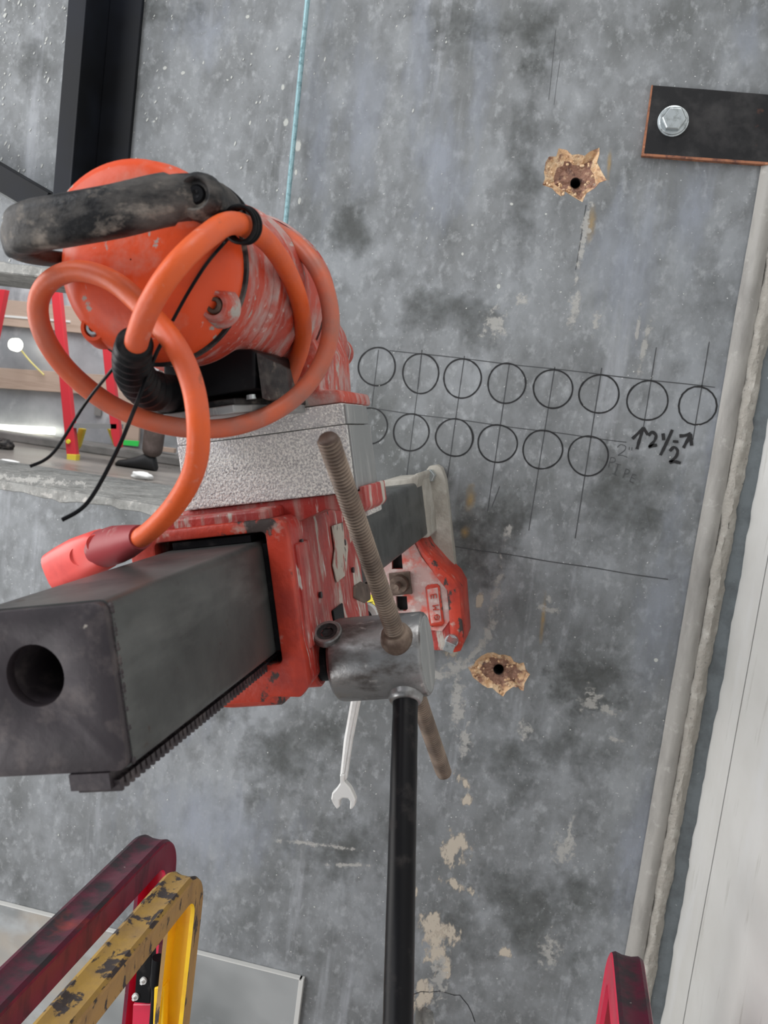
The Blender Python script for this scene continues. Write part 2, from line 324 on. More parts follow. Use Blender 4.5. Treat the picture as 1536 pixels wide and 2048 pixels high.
def crater(pts, hole, r, dep, nm):
    bm = BM(); n = len(pts); c = Vector(wpt(*hole)); rings = []
    K = 5
    for k in range(K+1):
        t = k/K; ring = []
        for i, p in enumerate(pts):
            p = Vector(p); a = math.atan2(p.y-c.y, p.x-c.x); tgt = c+Vector((math.cos(a), math.sin(a)))*r
            q = p.lerp(tgt, t)
            d = dep*(min(1, t*1.6)**.8)*(1+.0)+(0 if k == 0 else (random.random()-.3)*.004)
            if k == 0: d = -.0004
            if k == K: d = dep*1.15
            jx = 0 if k in (0, K) else (random.random()-.5)*.004
            ring.append(bm.verts.new((q.x+jx, WY+d, q.y+jx)))
        rings.append(ring)
    for a, b in zip(rings, rings[1:]):
        for i in range(n): bm.faces.new((a[i], a[(i+1) % n], b[(i+1) % n], b[i]))
    o = finish('chipped_recess', bm, M_sand, wall); 
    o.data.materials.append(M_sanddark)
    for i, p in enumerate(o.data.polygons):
        if p.index//n >= 2: p.material_index = 1  # inner rings of the recess get the darker mortar colour
    tag(o, label=nm)
    bm = BM(); lathe(bm, [(dep*.9, r*1.02), (.16, r), (.16, 0)], (c.x, WY, c.y), (0, 1, 0), 24, False)
    finish('drilled_hole', bm, M_black, o, smooth=40)
    # crumbs of mortar standing proud round the rim
    bm = BM()
    for i in range(60):
        k = random.randrange(n); p = Vector(pts[k]).lerp(Vector(pts[(k+1) % n]), random.random()).lerp(c, random.uniform(.0, .5))
        s = random.uniform(.0012, .0038)
        m = Matrix.Translation((p.x, WY+random.uniform(.0, dep*.55), p.y)) @ Matrix.Rotation(random.random()*6, 4, 'XYZ'[i % 3]) @ Matrix.Diagonal((s, s*.8, s*random.uniform(.6, 1.3), 1))
        bmesh.ops.create_icosphere(bm, subdivisions=1, radius=1, matrix=m)
    q = finish('mortar_crumbs', bm, M_sand, o); q['kind'] = 'stuff'
crater(c1, (1151, 361), .0085, .016, 'star shaped chipped crater with tan mortar')
crater(c2, (996, 1343), .0092, .014, 'oval chipped crater with tan crumbly mortar')
bm = BM(); cc = Vector((0, 0))
for p in c3: cc += Vector(p)/len(c3)
bm_o = [bm.verts.new((p[0], WY-.0002, p[1])) for p in c3]; bm_i = [bm.verts.new((cc.x+(p[0]-cc.x)*.6+.002, WY+.022, cc.y+(p[1]-cc.y)*.7)) for p in c3]
for i in range(len(c3)): bm.faces.new((bm_o[i], bm_o[(i+1) % len(c3)], bm_i[(i+1) % len(c3)], bm_i[i]))
bm.faces.new(bm_i); finish('chipped_pocket', bm, M_soffit, wall)
# reveals of the opening (rough)
for nm, lo, hi in (('opening_head', (op_left, WY+.001, op_top-.002), (op_right, WY+WT, op_top+.004)),
                   ('opening_sill', (op_left, WY+.001, op_bot-.004), (op_right, WY+WT, op_bot+.002))):
    bm = BM(); box(bm, lo, hi); finish(nm, bm, M_soffit, wall)
# ragged lighter lip along opening edges
def lip(py0, py1, zedge, sgn, nm):
    bm = BM(); N = 60; prev = None
    for i in range(N+1):
        x = op_left+(op_right-op_left)*i/N
        h = .018+.008*nz((x, 0, 1), 9)+.006*nz((x, 3, 1), 40)
        row = [bm.verts.new((x, WY-.0022, zedge)), bm.verts.new((x, WY-.0018, zedge+sgn*h)), bm.verts.new((x, WY+.001, zedge+sgn*(h+.002)))]
        row.append(bm.verts.new((x, WY+.003, zedge)))
        if prev:
            for k in range(3): bm.faces.new((prev[k], row[k], row[k+1], prev[k+1]))
        prev = row
    finish(nm, bm, M_soffit, wall)
lip(0, 0, op_top, 1, 'rough_edge_band'); lip(0, 0, op_bot, -1, 'rough_edge_band')

# ---- marks on the wall
def ribbon(bm, pts, w, y=None, close=False):
    y = WY-.0004 if y is None else y
    pts = [Vector(wpt(*p)) for p in pts]; n = len(pts); rows = []
    for i, p in enumerate(pts):
        a = pts[(i-1) % n] if close or i > 0 else pts[0]; b = pts[(i+1) % n] if close or i < n-1 else pts[-1]
        t = (b-a).normalized(); nn = Vector((-t.y, t.x))*w*.5*(1+.35*nz((p.x, p.y, 0), 150))
        rows.append([bm.verts.new((q.x, y, q.y)) for q in (p+nn, p-nn)])
    for i in range(n if close else n-1):
        a, b = rows[i], rows[(i+1) % n]; bm.faces.new((a[0], a[1], b[1], b[0]))
def cpx(x, y): return (680+x*.5208, 650+y*.5208)
rows = [(142,160,70,74),(310,186,70,75),(470,205,73,74),(640,224,73,76),(818,245,74,75),(995,265,76,74),(1181,290,78,76),(1373,310,74,73),
        (110,388,72,70),(273,412,69,70),(439,432,72,71),(605,455,74,73),(778,478,77,73),(953,502,78,75)]
for i, (x, y, rx, ry) in enumerate(rows):
    bm = BM(); ph = random.random()*6
    pts = []
    N = 52 if i != 7 else 18
    for k in range(N):
        a = 2*PI*k/N; e = 1+.018*math.sin(2*a+ph)+.012*math.sin(3*a+ph*2)
        pts.append(cpx(x+rx*e*math.cos(a), y+ry*e*math.sin(a)))
    ribbon(bm, pts, .0027, close=True)
    pts2 = [cpx(x+rx*1.03*math.cos(ph+k*.1), y+ry*.99*math.sin(ph+k*.1)) for k in range(14)]
    ribbon(bm, pts2, .0012, WY-.0006)
    finish('marker_circle', bm, M_ink, wall)
for a, b, w in (((190,97),(1440,240),.0012),((118,320),(1100,450),.0011),((440,850),(1260,978),.0014),
                ((148,95),(122,312),.0010),((315,95),(298,250),.0016),((298,250),(255,590),.001),((478,118),(412,590),.0012),((650,150),(567,715),.0013),
                ((825,160),(725,790),.0012),((1005,165),(903,820),.0014),((1215,85),(1165,395),.0012),((1418,65),(1355,440),.0012),((613,620),(583,700),.0012)):
    bm = BM(); N = 24
    ribbon(bm, [cpx(a[0]+(b[0]-a[0])*k/N, a[1]+(b[1]-a[1])*k/N+1.2*math.sin(k*.7+a[0])) for k in range(N+1)], w*1.35, WY-.0003)
    finish('pencil_line', bm, M_pencil, wall)
def strokes(name, sts, w, m, label):
    bm = BM()
    for i, s in enumerate(sts):
        pp = spline([Vector((*p, 0)) for p in s], 5) if len(s) > 2 else [Vector((*p, 0)) for p in s]
        ribbon(bm, [cpx(p.x, p.y) for p in pp], w, WY-.0007-.00005*i)
    tag(finish(name, bm, m, wall), label=label)
strokes('marker_writing', [[(1140,477),(1150,440),(1165,396)], [(1122,437),(1145,415),(1165,394)], [(1165,394),(1182,422)],
    [(1184,425),(1198,411),(1213,424),(1206,446),(1187,468),(1197,464),(1217,461)],
    [(1240,416),(1243,442)], [(1276,402),(1252,455),(1230,500)], [(1266,484),(1282,469),(1296,482),(1290,505),(1268,526),(1283,524),(1308,530)],
    [(1284,442),(1284,452)], [(1293,443),(1293,453)], [(1318,472),(1335,440),(1345,420)], [(1303,426),(1325,424),(1347,416)], [(1345,418),(1350,463)]], .0050, M_ink, 'bold arrows and 2 1/2 in black marker')
strokes('faint_writing', [[(1064,470),(1078,459),(1096,466),(1092,482),(1068,500),(1082,500),(1103,508)], [(1111,468),(1110,480)], [(1121,470),(1120,482)],
    [(1040,508),(1030,548)], [(1040,508),(1055,512),(1054,525),(1036,527)], [(1058,532),(1078,537)], [(1068,535),(1054,572)], [(1045,570),(1062,577)],
    [(1098,552),(1086,588)], [(1098,552),(1110,558),(1106,570),(1092,570)], [(1124,572),(1112,600)], [(1124,572),(1138,577)], [(1118,585),(1130,590)], [(1112,600),(1126,606)]], .0011, M_pencil, 'faint handwritten 2" PIPE')
# crack around the lower pocket
bm = BM(); pts = [(798,1996),(812,1990),(828,1988),(842,1983),(860,1984),(880,1982),(895,1986),(908,1990),(920,1990),(926,1998),(936,2010),(944,2026),(950,2044)]
ribbon(bm, pts, .0016, WY-.0004); finish('crack', bm, M_black, wall)
for pts, w in (([(1112,60),(1104,150),(1099,200)], .0007), ([(1119,120),(1112,170),(1107,210)], .0007), ([(1170,410),(1160,480),(1152,540)], .0014)):
    bm = BM(); ribbon(bm, [(x+2*math.sin(y), y) for x, y in pts], w, WY-.0003); finish('crack', bm, M_pencil, wall)

# stains, mottling and painted shade: soft-edged patches, lying on the wall face
def patch_obj(name, m, items, y=WY-.00015):
    bm = BM(); lay = bm.verts.layers.float.new('fade'); N = 18
    for j, (px, py, rx, ry, ang) in enumerate(items):
        yy = y-.000004*j
        def pt(r, a):
            ca, sa = math.cos(ang), math.sin(ang); X = rx*r*math.cos(a); Y = ry*r*math.sin(a)
            q = wpt(px+X*ca-Y*sa, py+X*sa+Y*ca); return (q[0], yy, q[1])
        c = bm.verts.new(pt(0, 0)); c[lay] = 1.0; prev = None
        for rr in (.35, .65, .85, 1.0):
            ring = []
            for k in range(N):
                v = bm.verts.new(pt(rr, 2*PI*k/N)); v[lay] = 1-rr; ring.append(v)
            for k in range(N):
                if prev is None: bm.faces.new((c, ring[k], ring[(k+1) % N]))
                else: bm.faces.new((prev[k], ring[k], ring[(k+1) % N], prev[(k+1) % N]))
            prev = ring
    o = finish(name, bm, m, wall); o['kind'] = 'stuff'; return o
patch_obj('pale_streaks', M_pale, [(840,150,55,420,.04),(720,200,90,330,.05),(960,150,60,380,.06),(880,330,110,300,.0),(1250,520,140,260,.1),(1380,430,90,260,.15),
    (420,1650,330,200,.1),(330,1450,180,120,0),(1330,1200,110,330,.17),(640,260,70,330,.05),(1480,80,70,140,0),(180,1250,160,140,0),(1270,1700,90,300,.15),(420,60,140,140,0),(1430,900,50,300,.17)], WY-.0001)
patch_obj('mottle_and_shade', M_darkpatch, [(1060,330,70,330,.05),(1000,60,260,90,0),(900,620,180,100,.1),(1250,1000,210,180,0),(1100,1500,260,200,.1),(560,1480,220,160,.1),(700,1700,190,120,0),(1040,1820,240,200,0),(330,30,180,70,0),(700,470,90,110,0),(60,120,80,160,0),(1000,1040,160,150,0),(980,1080,110,120,0),(1180,1350,130,150,0)], WY-.00012)  # mottling; the patches beside the base plate paint its soft shadow
tans = [(868,1862,52,48,.2),(905,1700,44,54,.3),(872,1900,30,60,.1),(895,1930,14,40,.1),(832,1790,8,30,.1),(912,1770,60,14,.45),(820,2010,26,44,0),(1010,1905,20,16,.1),(905,1870,26,30,0),(930,1605,20,24,.9),(960,1208,13,26,.2),(925,1560,14,30,-.7),(845,1990,24,60,0),(905,1285,20,60,.1)]
patch_obj('mortar_smears', M_tan, tans, WY-.0002)
scr = [(990,1190,16,110,.18),(975,1270,18,70,.5),(915,1335,70,26,-.35),(870,1350,60,20,-.2),(945,1310,60,12,-.8),(1018,1065,14,40,.1),(1100,1220,40,12,.3),(1100,1200,12,24,-.3),(1290,690,14,80,.2),(1275,660,8,60,.15),(1190,640,14,50,.1),(1148,620,18,80,.05),(1170,470,14,130,.17),
       (915,1410,26,90,0),(930,1480,20,50,.1),(990,650,40,50,0),(1045,600,30,20,0),(640,1690,160,8,.12),(1215,1420,40,18,.4),(1180,1400,30,40,.3),(1130,1700,40,50,.4),(1100,1905,36,60,0),(1140,1660,8,60,.2),(1050,1460,26,30,0),(790,1000,30,30,0),(700,1730,80,7,.03),(1230,1480,30,10,.2),(860,1240,16,36,.2),(60,960,200,14,.1),(880,1950,30,90,.1)]
patch_obj('plaster_scrapes', M_tan2, scr, WY-.00035)
patch_obj('rust_runs', M_rustst, [(1086,1240,9,110,.10),(940,1000,22,60,.1),(930,1065,20,24,0),(1182,450,20,70,.12),(1218,330,9,70,.08)], WY-.00028)
dr = [(572,245,10,17,.2),(596,292,12,24,.1),(566,175,7,12,.1),(592,345,6,12,.1),(599,402,6,14,.1),(330,136,9,7,-.6),(366,146,9,7,-.5),(495,34,9,7,-.7),(455,160,5,4,0),(503,108,4,4,0),(308,243,6,4,-.5),(566,388,3,4,0),(997,573,8,10,0),(1023,408,7,6,0),(1092,428,5,4,0),(925,508,5,7,0),(1312,1320,8,8,0),(945,450,6,5,0)]
for i in range(420):      # fine plaster spatter, densest at upper left
    x = random.random()**1.6*900; y = random.random()**1.3*560
    if x > 330 and random.random() < .45: continue
    s = random.choice((1.2, 1.6, 2.2, 3.4)); dr.append((x, y, s, s*random.uniform(1, 3.4), .45+random.uniform(-.2, .2)))
for i in range(260):
    x = random.uniform(0, 1400); y = random.uniform(500, 2040); s = random.choice((1.2, 1.6, 2.6)); dr.append((x, y, s, s*random.uniform(.8, 1.8), random.random()*3))
dr = [d for d in dr if not (d[0] < 380 and 540 < d[1] < 1010)]
patch_obj('paint_spatter', M_drop, dr, WY-.00032)

# ---- strips at the right hand corner
def strip(name, x0, x1, m, prof, amp, freq, seg=260, parent=None):
    """vertical band between x0 and x1, prof(t)->proud distance"""
    bm = BM(); prev = None; K = 8
    for i in range(seg+1):
        z = 3.6*i/seg; row = []
        for k in range(K+1):
            t = k/K
            x = x0+(x1-x0)*t+(amp*nz((z, k*.0+t*.6, 2), freq) + amp*.5*nz((z, t, 9), freq*4))*(0 if amp == 0 else 1)
            d = prof(t)+(amp*.8*nz((z*1.0, t*3, 5), freq*2) if 0 < k < K else 0)
            row.append(bm.verts.new((x+SX(z), WY-.0008-d, z)))
        if prev:
            for k in range(K): bm.faces.new((prev[k], row[k], row[k+1], prev[k+1]))
        prev = row
    return tag(finish(name, bm, m, parent, smooth=60), kind='structure' if not parent else None)
_s = (Z(1513, 340).x-Z(1295, 1609).x)/(Z(1513, 340).z-Z(1295, 1609).z); _z = Z(1295, 1609).z
def SX(z): return _s*(z-_z)          # the corner leans a little
xa = Z(1306, 1609).x; xb = Z(1338, 1609).x; xc = Z(1370, 1609).x
strip('trim_1', xa-.004, xb+.001, M_caulk, lambda t: .002+.016*math.sin(PI*min(1, t*1.0))*.55+.006*t, .0012, 5)
strip('trim_2', xb-.002, xc, M_mortar, lambda t: .012*math.sin(PI*t)+.002, .0050, 18, 520)
strip('trim_3', xc-.006, xr+.002, M_slate, lambda t: .0006, .0008, 9)
# white side wall coming towards the camera, with a ragged edge of compound
bm = BM(); prev = None; seg = 260
for i in range(seg+1):
    z = 3.6*i/seg; e = .003+.004*nz((z, 0, 7), 7)+.003*nz((z, 4, 7), 34)
    row = [(xr+.001-e, WY-.002, z), (xr-e*.8, WY-.006, z), (xr-.0006, WY-.03, z), (xr, WY-.12, z), (xr, WY-.5, z), (xr, -1.6, z), (xr+.12, -1.6, z), (xr+.12, WY+WT, z), (xr+.002, WY+WT, z), (xr+.002, WY-.002, z)]
    row = [bm.verts.new((c[0]+SX(z), c[1], c[2])) for c in row]
    if prev:
        for k in range(len(row)): bm.faces.new((prev[k], row[k], row[(k+1) % len(row)], prev[(k+1) % len(row)]))
    prev = row
tag(finish('wall_right', bm, M_wall2, smooth=50), kind='structure', label='white compound covered side wall at right')
bm = BM(); zj = 0
N = 40
a0, a1 = Vector((xr-.0006, WY-.30, .0)), Vector((xr-.0006, WY-.30, 3.5))
rows = []
for i in range(N+1):
    z = 3.5*i/N; yj = WY-.16+.004*nz((z, 0, 0), 5); rows.append([bm.verts.new((xr-.0008+SX(z), yj, z)), bm.verts.new((xr-.0008+SX(z), yj-.0022, z))])
for a, b in zip(rows, rows[1:]): bm.faces.new((a[0], a[1], b[1], b[0]))
finish('hairline_joint', bm, M_pencil, bpy.data.objects['wall_right'])

# floor on our side
bm = BM(); box(bm, (-3.2, -1.6, -.1), (xr+.12, WY+WT, 0)); tag(finish('floor', bm, M_floor1), kind='structure')

# grey board leaning flat on the wall, lower left
BY = WY-.012
tl = P(0, 1815, BY); tr = P(602, 1960, BY)
bm = BM(); zt = (tl.z+tr.z)/2; box(bm, (-1.9, BY, .0), (tr.x, WY-.001, tr.z)); 
bd = finish('wall_board', bm, M_board, bevel=.0008); tag(bd, 'smooth grey sheet board standing against the concrete wall at lower left', 'board')
bm = BM(); box(bm, (-1.9, BY-.0006, tr.z-.001), (tr.x+.001, WY-.001, tr.z+.0015)); box(bm, (tr.x-.004, BY-.0006, 0), (tr.x+.005, WY-.001, tr.z+.0015)); finish('lit_edge_strip', bm, M_edge, bd, bevel=.0006)  # lit top and right edges put in as a paler colour
# ------------------------------------------------------------------ DRILL STAND (tilted on the wall)
ROT = (0, -TH, 0)
def W2(u, y, v): return Vector((u*CT-v*ST, y, CAM.z+u*ST+v*CT))    # drill frame -> room
class Rig:
    """parts are written in the drill frame (u, Y, v); the thing's base is an Empty with the same tilt"""
    def __init__(s, name, base, **k):
        s.b = Vector(base); s.e = empty(name, W2(*base), ROT, **k)
    def part(s, name, bm, m, parent=None, **k):
        o = finish(name, bm, m, parent or s.e, origin=s.b, **k); return o
def rbox(lo, hi): b = BM(); box(b, lo, hi); return b
def FY(a, b, d): return Vector((a, d, b))          # outline in u,v extruded along Y
def FU(a, b, d): return Vector((d, a, b))          # outline in Y,v extruded along u

YC = .42; CU1 = -.2400; CU0 = -.3240; CV1 = -.0598; CV0 = -.1508
st = Rig('core_drill_stand', (-.28, WY-.002, -.15), label='red and steel core drill stand bolted to the concrete wall with a long square column', cat='drill stand')
# column: square tube with rounded long edges
def rrect(x0, x1, y0, y1, r, n=4):
    o = []
    for cx, cy, a0 in ((x1-r, y0+r, -PI/2), (x1-r, y1-r, 0), (x0+r, y1-r, PI/2), (x0+r, y0+r, PI)):
        for k in range(n+1): o.append((cx+r*math.cos(a0+PI/2*k/n), cy+r*math.sin(a0+PI/2*k/n)))
    return o
bm = BM(); prism(bm, rrect(CU0, CU1, CV0, CV1, .006), FY, YC+.006, 1.50, [rrect(CU0+.006, CU1-.006, CV0+.006, CV1-.006, .003)])
column = st.part('column', bm, M_col, smooth=35)
hc = L(70, 1352, YC); hx, hz = hc.x, hc.z; hr = .0168
bm = BM(); prism(bm, rrect(CU0+.0008, CU1-.0008, CV0+.0008, CV1-.0008, .0055), FY, YC, YC+.0075, [circ(hx, hz, hr, 40)])
cp = st.part('column_end_plate', bm, M_colend, column, smooth=35, bevel=.0008, )
bm = BM(); lathe(bm, [(YC+.0005, hr+.0002), (YC+.008, hr), (YC+.010, hr-.0012), (YC+.013, hr-.0012), (YC+.017, hr-.003), (YC+.05, hr-.004), (YC+.055, .002)], (hx, 0, hz), (0, 1, 0), 40, False)
st.part('end_bore', bm, M_colend, column, smooth=50)
# weld beads along the end
bm = BM()
for i in range(34):
    t = i/33; z = CV0+.004+(CV1-CV0-.008)*t
    bmesh.ops.create_icosphere(bm, subdivisions=1, radius=.0026, matrix=Matrix.Translation((CU1-.0012+random.uniform(-.0004, .0004), YC+.0075, z)) @ Matrix.Diagonal((.6, .9, 1, 1)))
st.part('weld_bead', bm, M_colend, column, smooth=80)
# toothed rack below
RU0, RU1 = -.2745, -.2472; RZ = CV0-.0085
bm = BM(); box(bm, (RU0, YC-.001, RZ), (RU1-.004, 1.10, CV0+.0004))
N = int(.675/.0062)
for i in range(N):
    y = YC+.002+i*.0062; 
    a = [bm.verts.new((u, yy, zz)) for u in (RU0+.002, RU1) for yy, zz in ((y, RZ+.004), (y+.0012, RZ-.0026), (y+.0034, RZ-.0026), (y+.0046, RZ+.004))]
    for f in ((0,1,2,3),(4,5,6,7),(0,1,5,4),(1,2,6,5),(2,3,7,6)): bm.faces.new([a[j] for j in f])
st.part('gear_rack', bm, M_colend, column)

# carriage: cast red body round the column
YK0, YK1 = .662, .895; KU1 = -.2175; KU0 = -.350; KV1 = -.0425; KV0 = -.186
colhole = rrect(CU0-.004, CU1+.005, CV0-.006, CV1+.0075, .004)
car_out = [(KU0, KV1-.012), (KU0+.008, KV1), (KU1-.007, KV1), (KU1-.001, KV1-.004), (KU1, KV1-.012), (KU1, KV0+.045), (KU1+.002, KV0+.03), (KU1+.002, KV0+.010), (KU1-.006, KV0+.001), (KU1-.030, KV0+.003), (KU1-.034, KV0-.001), (KU1-.075, KV0-.001), (KU0+.004, KV0+.02), (KU0, KV0+.045)]
bm = BM(); prism(bm, car_out, FY, YK0, YK0+.012, [colhole]); 
car = st.part('carriage', bm, M_redclean, smooth=40, bevel=.0022, label='worn red cast carriage clamped on the column')
bm = BM(); inn = [(a*.985+(-.283)*.015, b*.985+(-.11)*.015) for a, b in car_out]
prism(bm, inn, FY, YK0+.010, YK1, [rrect(CU0-.006, CU1+.007, CV0-.014, CV1+.009, .004)])
body = st.part('carriage_body', bm, M_red, car, smooth=40, bevel=.003)
# worn black casting pockets
bm = BM(); box(bm, (KU1-.001, YK0+.10, KV0+.030), (KU1+.0012, YK0+.135, KV0+.050)); st.part('casting_pocket', bm, M_blackclean, car, bevel=.003)
# raised ribs and side bosses on the right face of the body
bm = BM(); box(bm, (KU1-.004, YK0+.018, KV0+.035), (KU1+.0025, YK0+.05, KV0+.12)); st.part('side_rib', bm, M_red, car, bevel=.002)
def on_side(px, py):
    r = L(px, py, 1); y = KU1/r.x; return (y, r.z*y)
bm = BM(); prism(bm, [on_side(*q) for q in ((662,1052),(700,1040),(704,1075),(694,1098),(690,1150),(672,1165),(664,1130),(668,1098))], FU, KU1+.0002, KU1+.0011)
M_stick = mat('worn_pale_sticker', (.40, .36, .31), .8, 0, [((.30, .05, .04), (50, 50, 20), .50, .56, 9, .5), ((.10, .085, .08), (90, 90, 50), .60, .66, 6, None)], (.3, 200, 4))
st.part('worn_sticker', bm, M_stick, car)
bm = BM(); prism(bm, [on_side(*q) for q in ((708,1172),(722,1163),(738,1170),(740,1200),(728,1208),(708,1196))], FU, KU1-.004, KU1+.0014)
st.part('casting_notch', bm, M_rustbar, car, bevel=.002)
for px, py, yy in ((602, 1085, .72), (688, 1085, .80), (640, 1190, .74), (705, 1140, .84), (617, 1212, .70), (700, 1048, .83)):
    p = L(px, py, yy); r = p.x/p.y
    y = KU1/r; p = L(px, py, y)
    bm = BM(); lathe(bm, [(0, .0026), (.002, .0030), (.0022, .0)], (KU1-.0005, y, p.z), (1, 0, 0), 12); st.part('plug_screw', bm, M_colend, car)
# wear strip between body and column (black guide)
for lo, hi in (((CU1+.0005, YK0+.004, CV0+.004), (CU1+.0045, YK0+.09, CV1-.002)), ((CU0+.01, YK0+.003, CV1+.0006), (CU1-.008, YK0+.09, CV1+.006)), ((CU0+.008, YK0+.003, CV0-.0055), (RU0-.001, YK0+.08, CV0-.001))):
    st.part('guide_shoe', rbox(lo, hi), M_blackclean, car)
# lower lobe that carries the pinion shaft
hubV = -.170; hubY = .716; hr2 = .0345
bm = BM(); pts = [(YK0+.002, KV0+.004), (YK0+.012, KV0-.006), (YK0+.03, KV0-.012), (YK0+.075, KV0-.012), (YK0+.09, KV0), (YK0+.09, KV0+.03), (YK0+.002, KV0+.03)]
prism(bm, pts, FU, KU1-.078, KU1-.030); st.part('pinion_lobe', bm, M_redclean, car, smooth=40, bevel=.003)
bm = BM(); lathe(bm, [(KU1-.034, .021), (KU1-.004, .021), (KU1-.002, .019)], (0, hubY, hubV), (1, 0, 0), 32); st.part('bearing_housing', bm, M_redclean, car, smooth=40)
bm = BM(); lathe(bm, [(KU1-.004, .0165), (KU1+.006, .0165), (KU1+.006, .014), (KU1+.016, .014)], (0, hubY, hubV), (1, 0, 0), 28); st.part('pinion_shaft', bm, M_blackclean, car, smooth=40)
# top plate of the carriage and mount under the spacer
BV0, BV1 = -.031, .0405; BU0, BU1 = -.3145, -.1665; BY0, BY1 = .700, .782
st.part('mount_plate', rbox((KU0+.02, YK0+.004, KV1-.002), (KU1-.014, YK0+.06, KV1+.0075)), M_red, car, bevel=.002)
bm = BM(); pts = [(KU0+.03, KV1-.004), (-.205, KV1-.004), (-.196, BV0-.016), (-.160, BV0-.016), (-.157, BV0-.012), (-.157, BV0-.002), (KU0+.03, BV0-.0005)]
bm = BM(); pts = [(KU0+.03, KV1-.008), (KU1-.002, KV1-.008), (-.196, BV0-.012), (-.165, BV0-.018), (-.161, BV0-.014), (-.161, BV0+.0035), (BU1+.0006, BV0+.0035), (BU1+.0006, BV0-.0004), (KU0+.03, BV0-.0004)]
prism(bm, pts, FY, BY0+.004, BY1+.004); st.part('dovetail_mount', bm, M_red, car, smooth=40, bevel=.0015)
st.part('locking_plate', rbox((-.186, BY0+.03, BV0-.0225), (-.166, BY1+.002, BV0-.0165)), M_alu, car, bevel=.0015)

# base: foot plate, red gusset, slots, bolts
def LW(px, py, Y): p = L(px, py, Y); return (p.x, p.z)
PB = WY-.018
pl = [LW(x, y, PB-.02) for x, y in ((838,958),(858,932),(872,930),(882,936),(890,960),(926,1285),(916,1303),(760,1296),(750,1200),(790,1000))]
bm = BM(); prism(bm, pl, FY, PB-.016, WY-.001); base = st.part('base_plate', bm, M_base, smooth=40, bevel=.002, label='dusty grey base plate flat on the wall')
# left part of base hidden behind column
st.part('base_foot', rbox((-.40, PB-.014, -.30), (-.26, WY-.001, -.065)), M_base, base, bevel=.003)
# column shoe at the base
st.part('column_shoe', rbox((CU0-.008, 1.47, CV0-.004), (CU1+.003, WY-.03, CV1+.004)), M_base, base, bevel=.004)
# back bracket: grey plate linking column and base at the top
bm = BM(); pts = [LW(x, y, 1.42) for x, y in ((762,962),(815,958),(834,946),(838,952),(834,975),(828,990),(764,985))]
prism(bm, pts, FY, 1.42, WY-.016); st.part('top_web', bm, M_base, base, smooth=40, bevel=.002)
# red gusset plate with slots, facing the camera
YG = 1.47
G = lambda *ps: [LW(x, y, YG) for x, y in ps]
gout = G((826,1068),(838,1080),(852,1108),(880,1140),(902,1160),(908,1172),(918,1285),(910,1302),(846,1300),(846,1262),(838,1232),(760,1228),(742,1170),(757,1112),(800,1084))
slot1 = G((784,1100),(788,1094),(797,1094),(803,1100),(806,1138),(784,1138)); slot2 = G((792,1192),(814,1192),(816,1217),(812,1222),(798,1222),(793,1216))
slot3 = G((849,1267),(856,1263),(858,1290),(852,1294))
bm = BM(); prism(bm, gout, FY, YG, YG+.012, [slot1, slot2, slot3]); gus = st.part('gusset', bm, M_red, smooth=40, bevel=.0015, label='dusty red slotted gusset at the foot of the stand')
bm = BM(); prism(bm, G((778,1088),(812,1088),(822,1225),(785,1228)), FY, YG+.013, YG+.016); st.part('slot_shade', bm, M_black, gus)  # dark sheet added behind the slots to paint the shade inside
# dusty face of gusset and raised rim
M_gusdust = mat('dust_on_red', (.42, .27, .25), .8, 0, [((.55, .10, .07), sc(24), .50, .62, 6, .5), ((.58, .54, .50), sc(40), .5, .7, 6, .9)], (.3, 150, 5))
gin = G((800,1092),(828,1084),(842,1112),(868,1146),(893,1170),(900,1240),(884,1262),(846,1258),(838,1228),(768,1222),(752,1172),(764,1118))
bm = BM(); prism(bm, gin, FY, YG-.0018, YG+.001, [slot1, slot2]); st.part('gusset_face', bm, M_gusdust, gus)
rim = G((826,1068),(834,1066),(852,1100),(884,1136),(908,1158),(920,1180),(928,1284),(922,1300),(908,1303),(903,1284),(896,1180),(872,1150),(846,1112))
bm = BM(); prism(bm, rim, FY, YG-.008, PB); st.part('gusset_rim', bm, M_redclean, gus, smooth=40, bevel=.0015)
st_r = G((820,985),(830,990),(834,1062),(836,1084),(826,1078))
bm = BM(); prism(bm, st_r, FY, YG-.006, YG+.05); st.part('upright_rib', bm, M_redclean, gus, bevel=.001)
# embossed label pad with raised signs
pad = G((851,1174),(856,1169),(875,1167),(880,1172),(889,1244),(885,1251),(864,1253),(859,1249))
bm = BM(); prism(bm, pad, FY, YG-.0042, YG+.001); padp = st.part('embossed_pad', bm, M_redclean, gus, smooth=40, bevel=.0012)
bm = BM(); prism(bm, G((855,1178),(876,1174),(884,1242),(863,1246)), FY, YG-.0046, YG-.003); st.part('pad_field', bm, M_gusdust, gus, bevel=.0004)
bm = BM()
def lstroke(bm, pts, w, Y):
    for (x0, y0), (x1, y1) in zip(pts, pts[1:]):
        a = Vector(LW(x0, y0, Y)); b = Vector(LW(x1, y1, Y)); t = (b-a).normalized(); n = Vector((-t.y, t.x))*w/2
        prism(bm, [a+n, b+n, b-n, a-n], FY, Y, Y+.0018)
for ps in ([(861,1190),(872,1188),(873,1196)], [(866,1189),(867,1197)], [(861,1190),(862,1198)], [(865,1212),(877,1210)], [(865,1212),(872,1216),(866,1220),(878,1219)], [(868,1232),(874,1229),(879,1233),(876,1239),(870,1240),(868,1234)], [(874,1229),(873,1240)]):
    lstroke(bm, ps, .0013, YG-.0062)
st.part('raised_lettering', bm, M_redclean, gus)
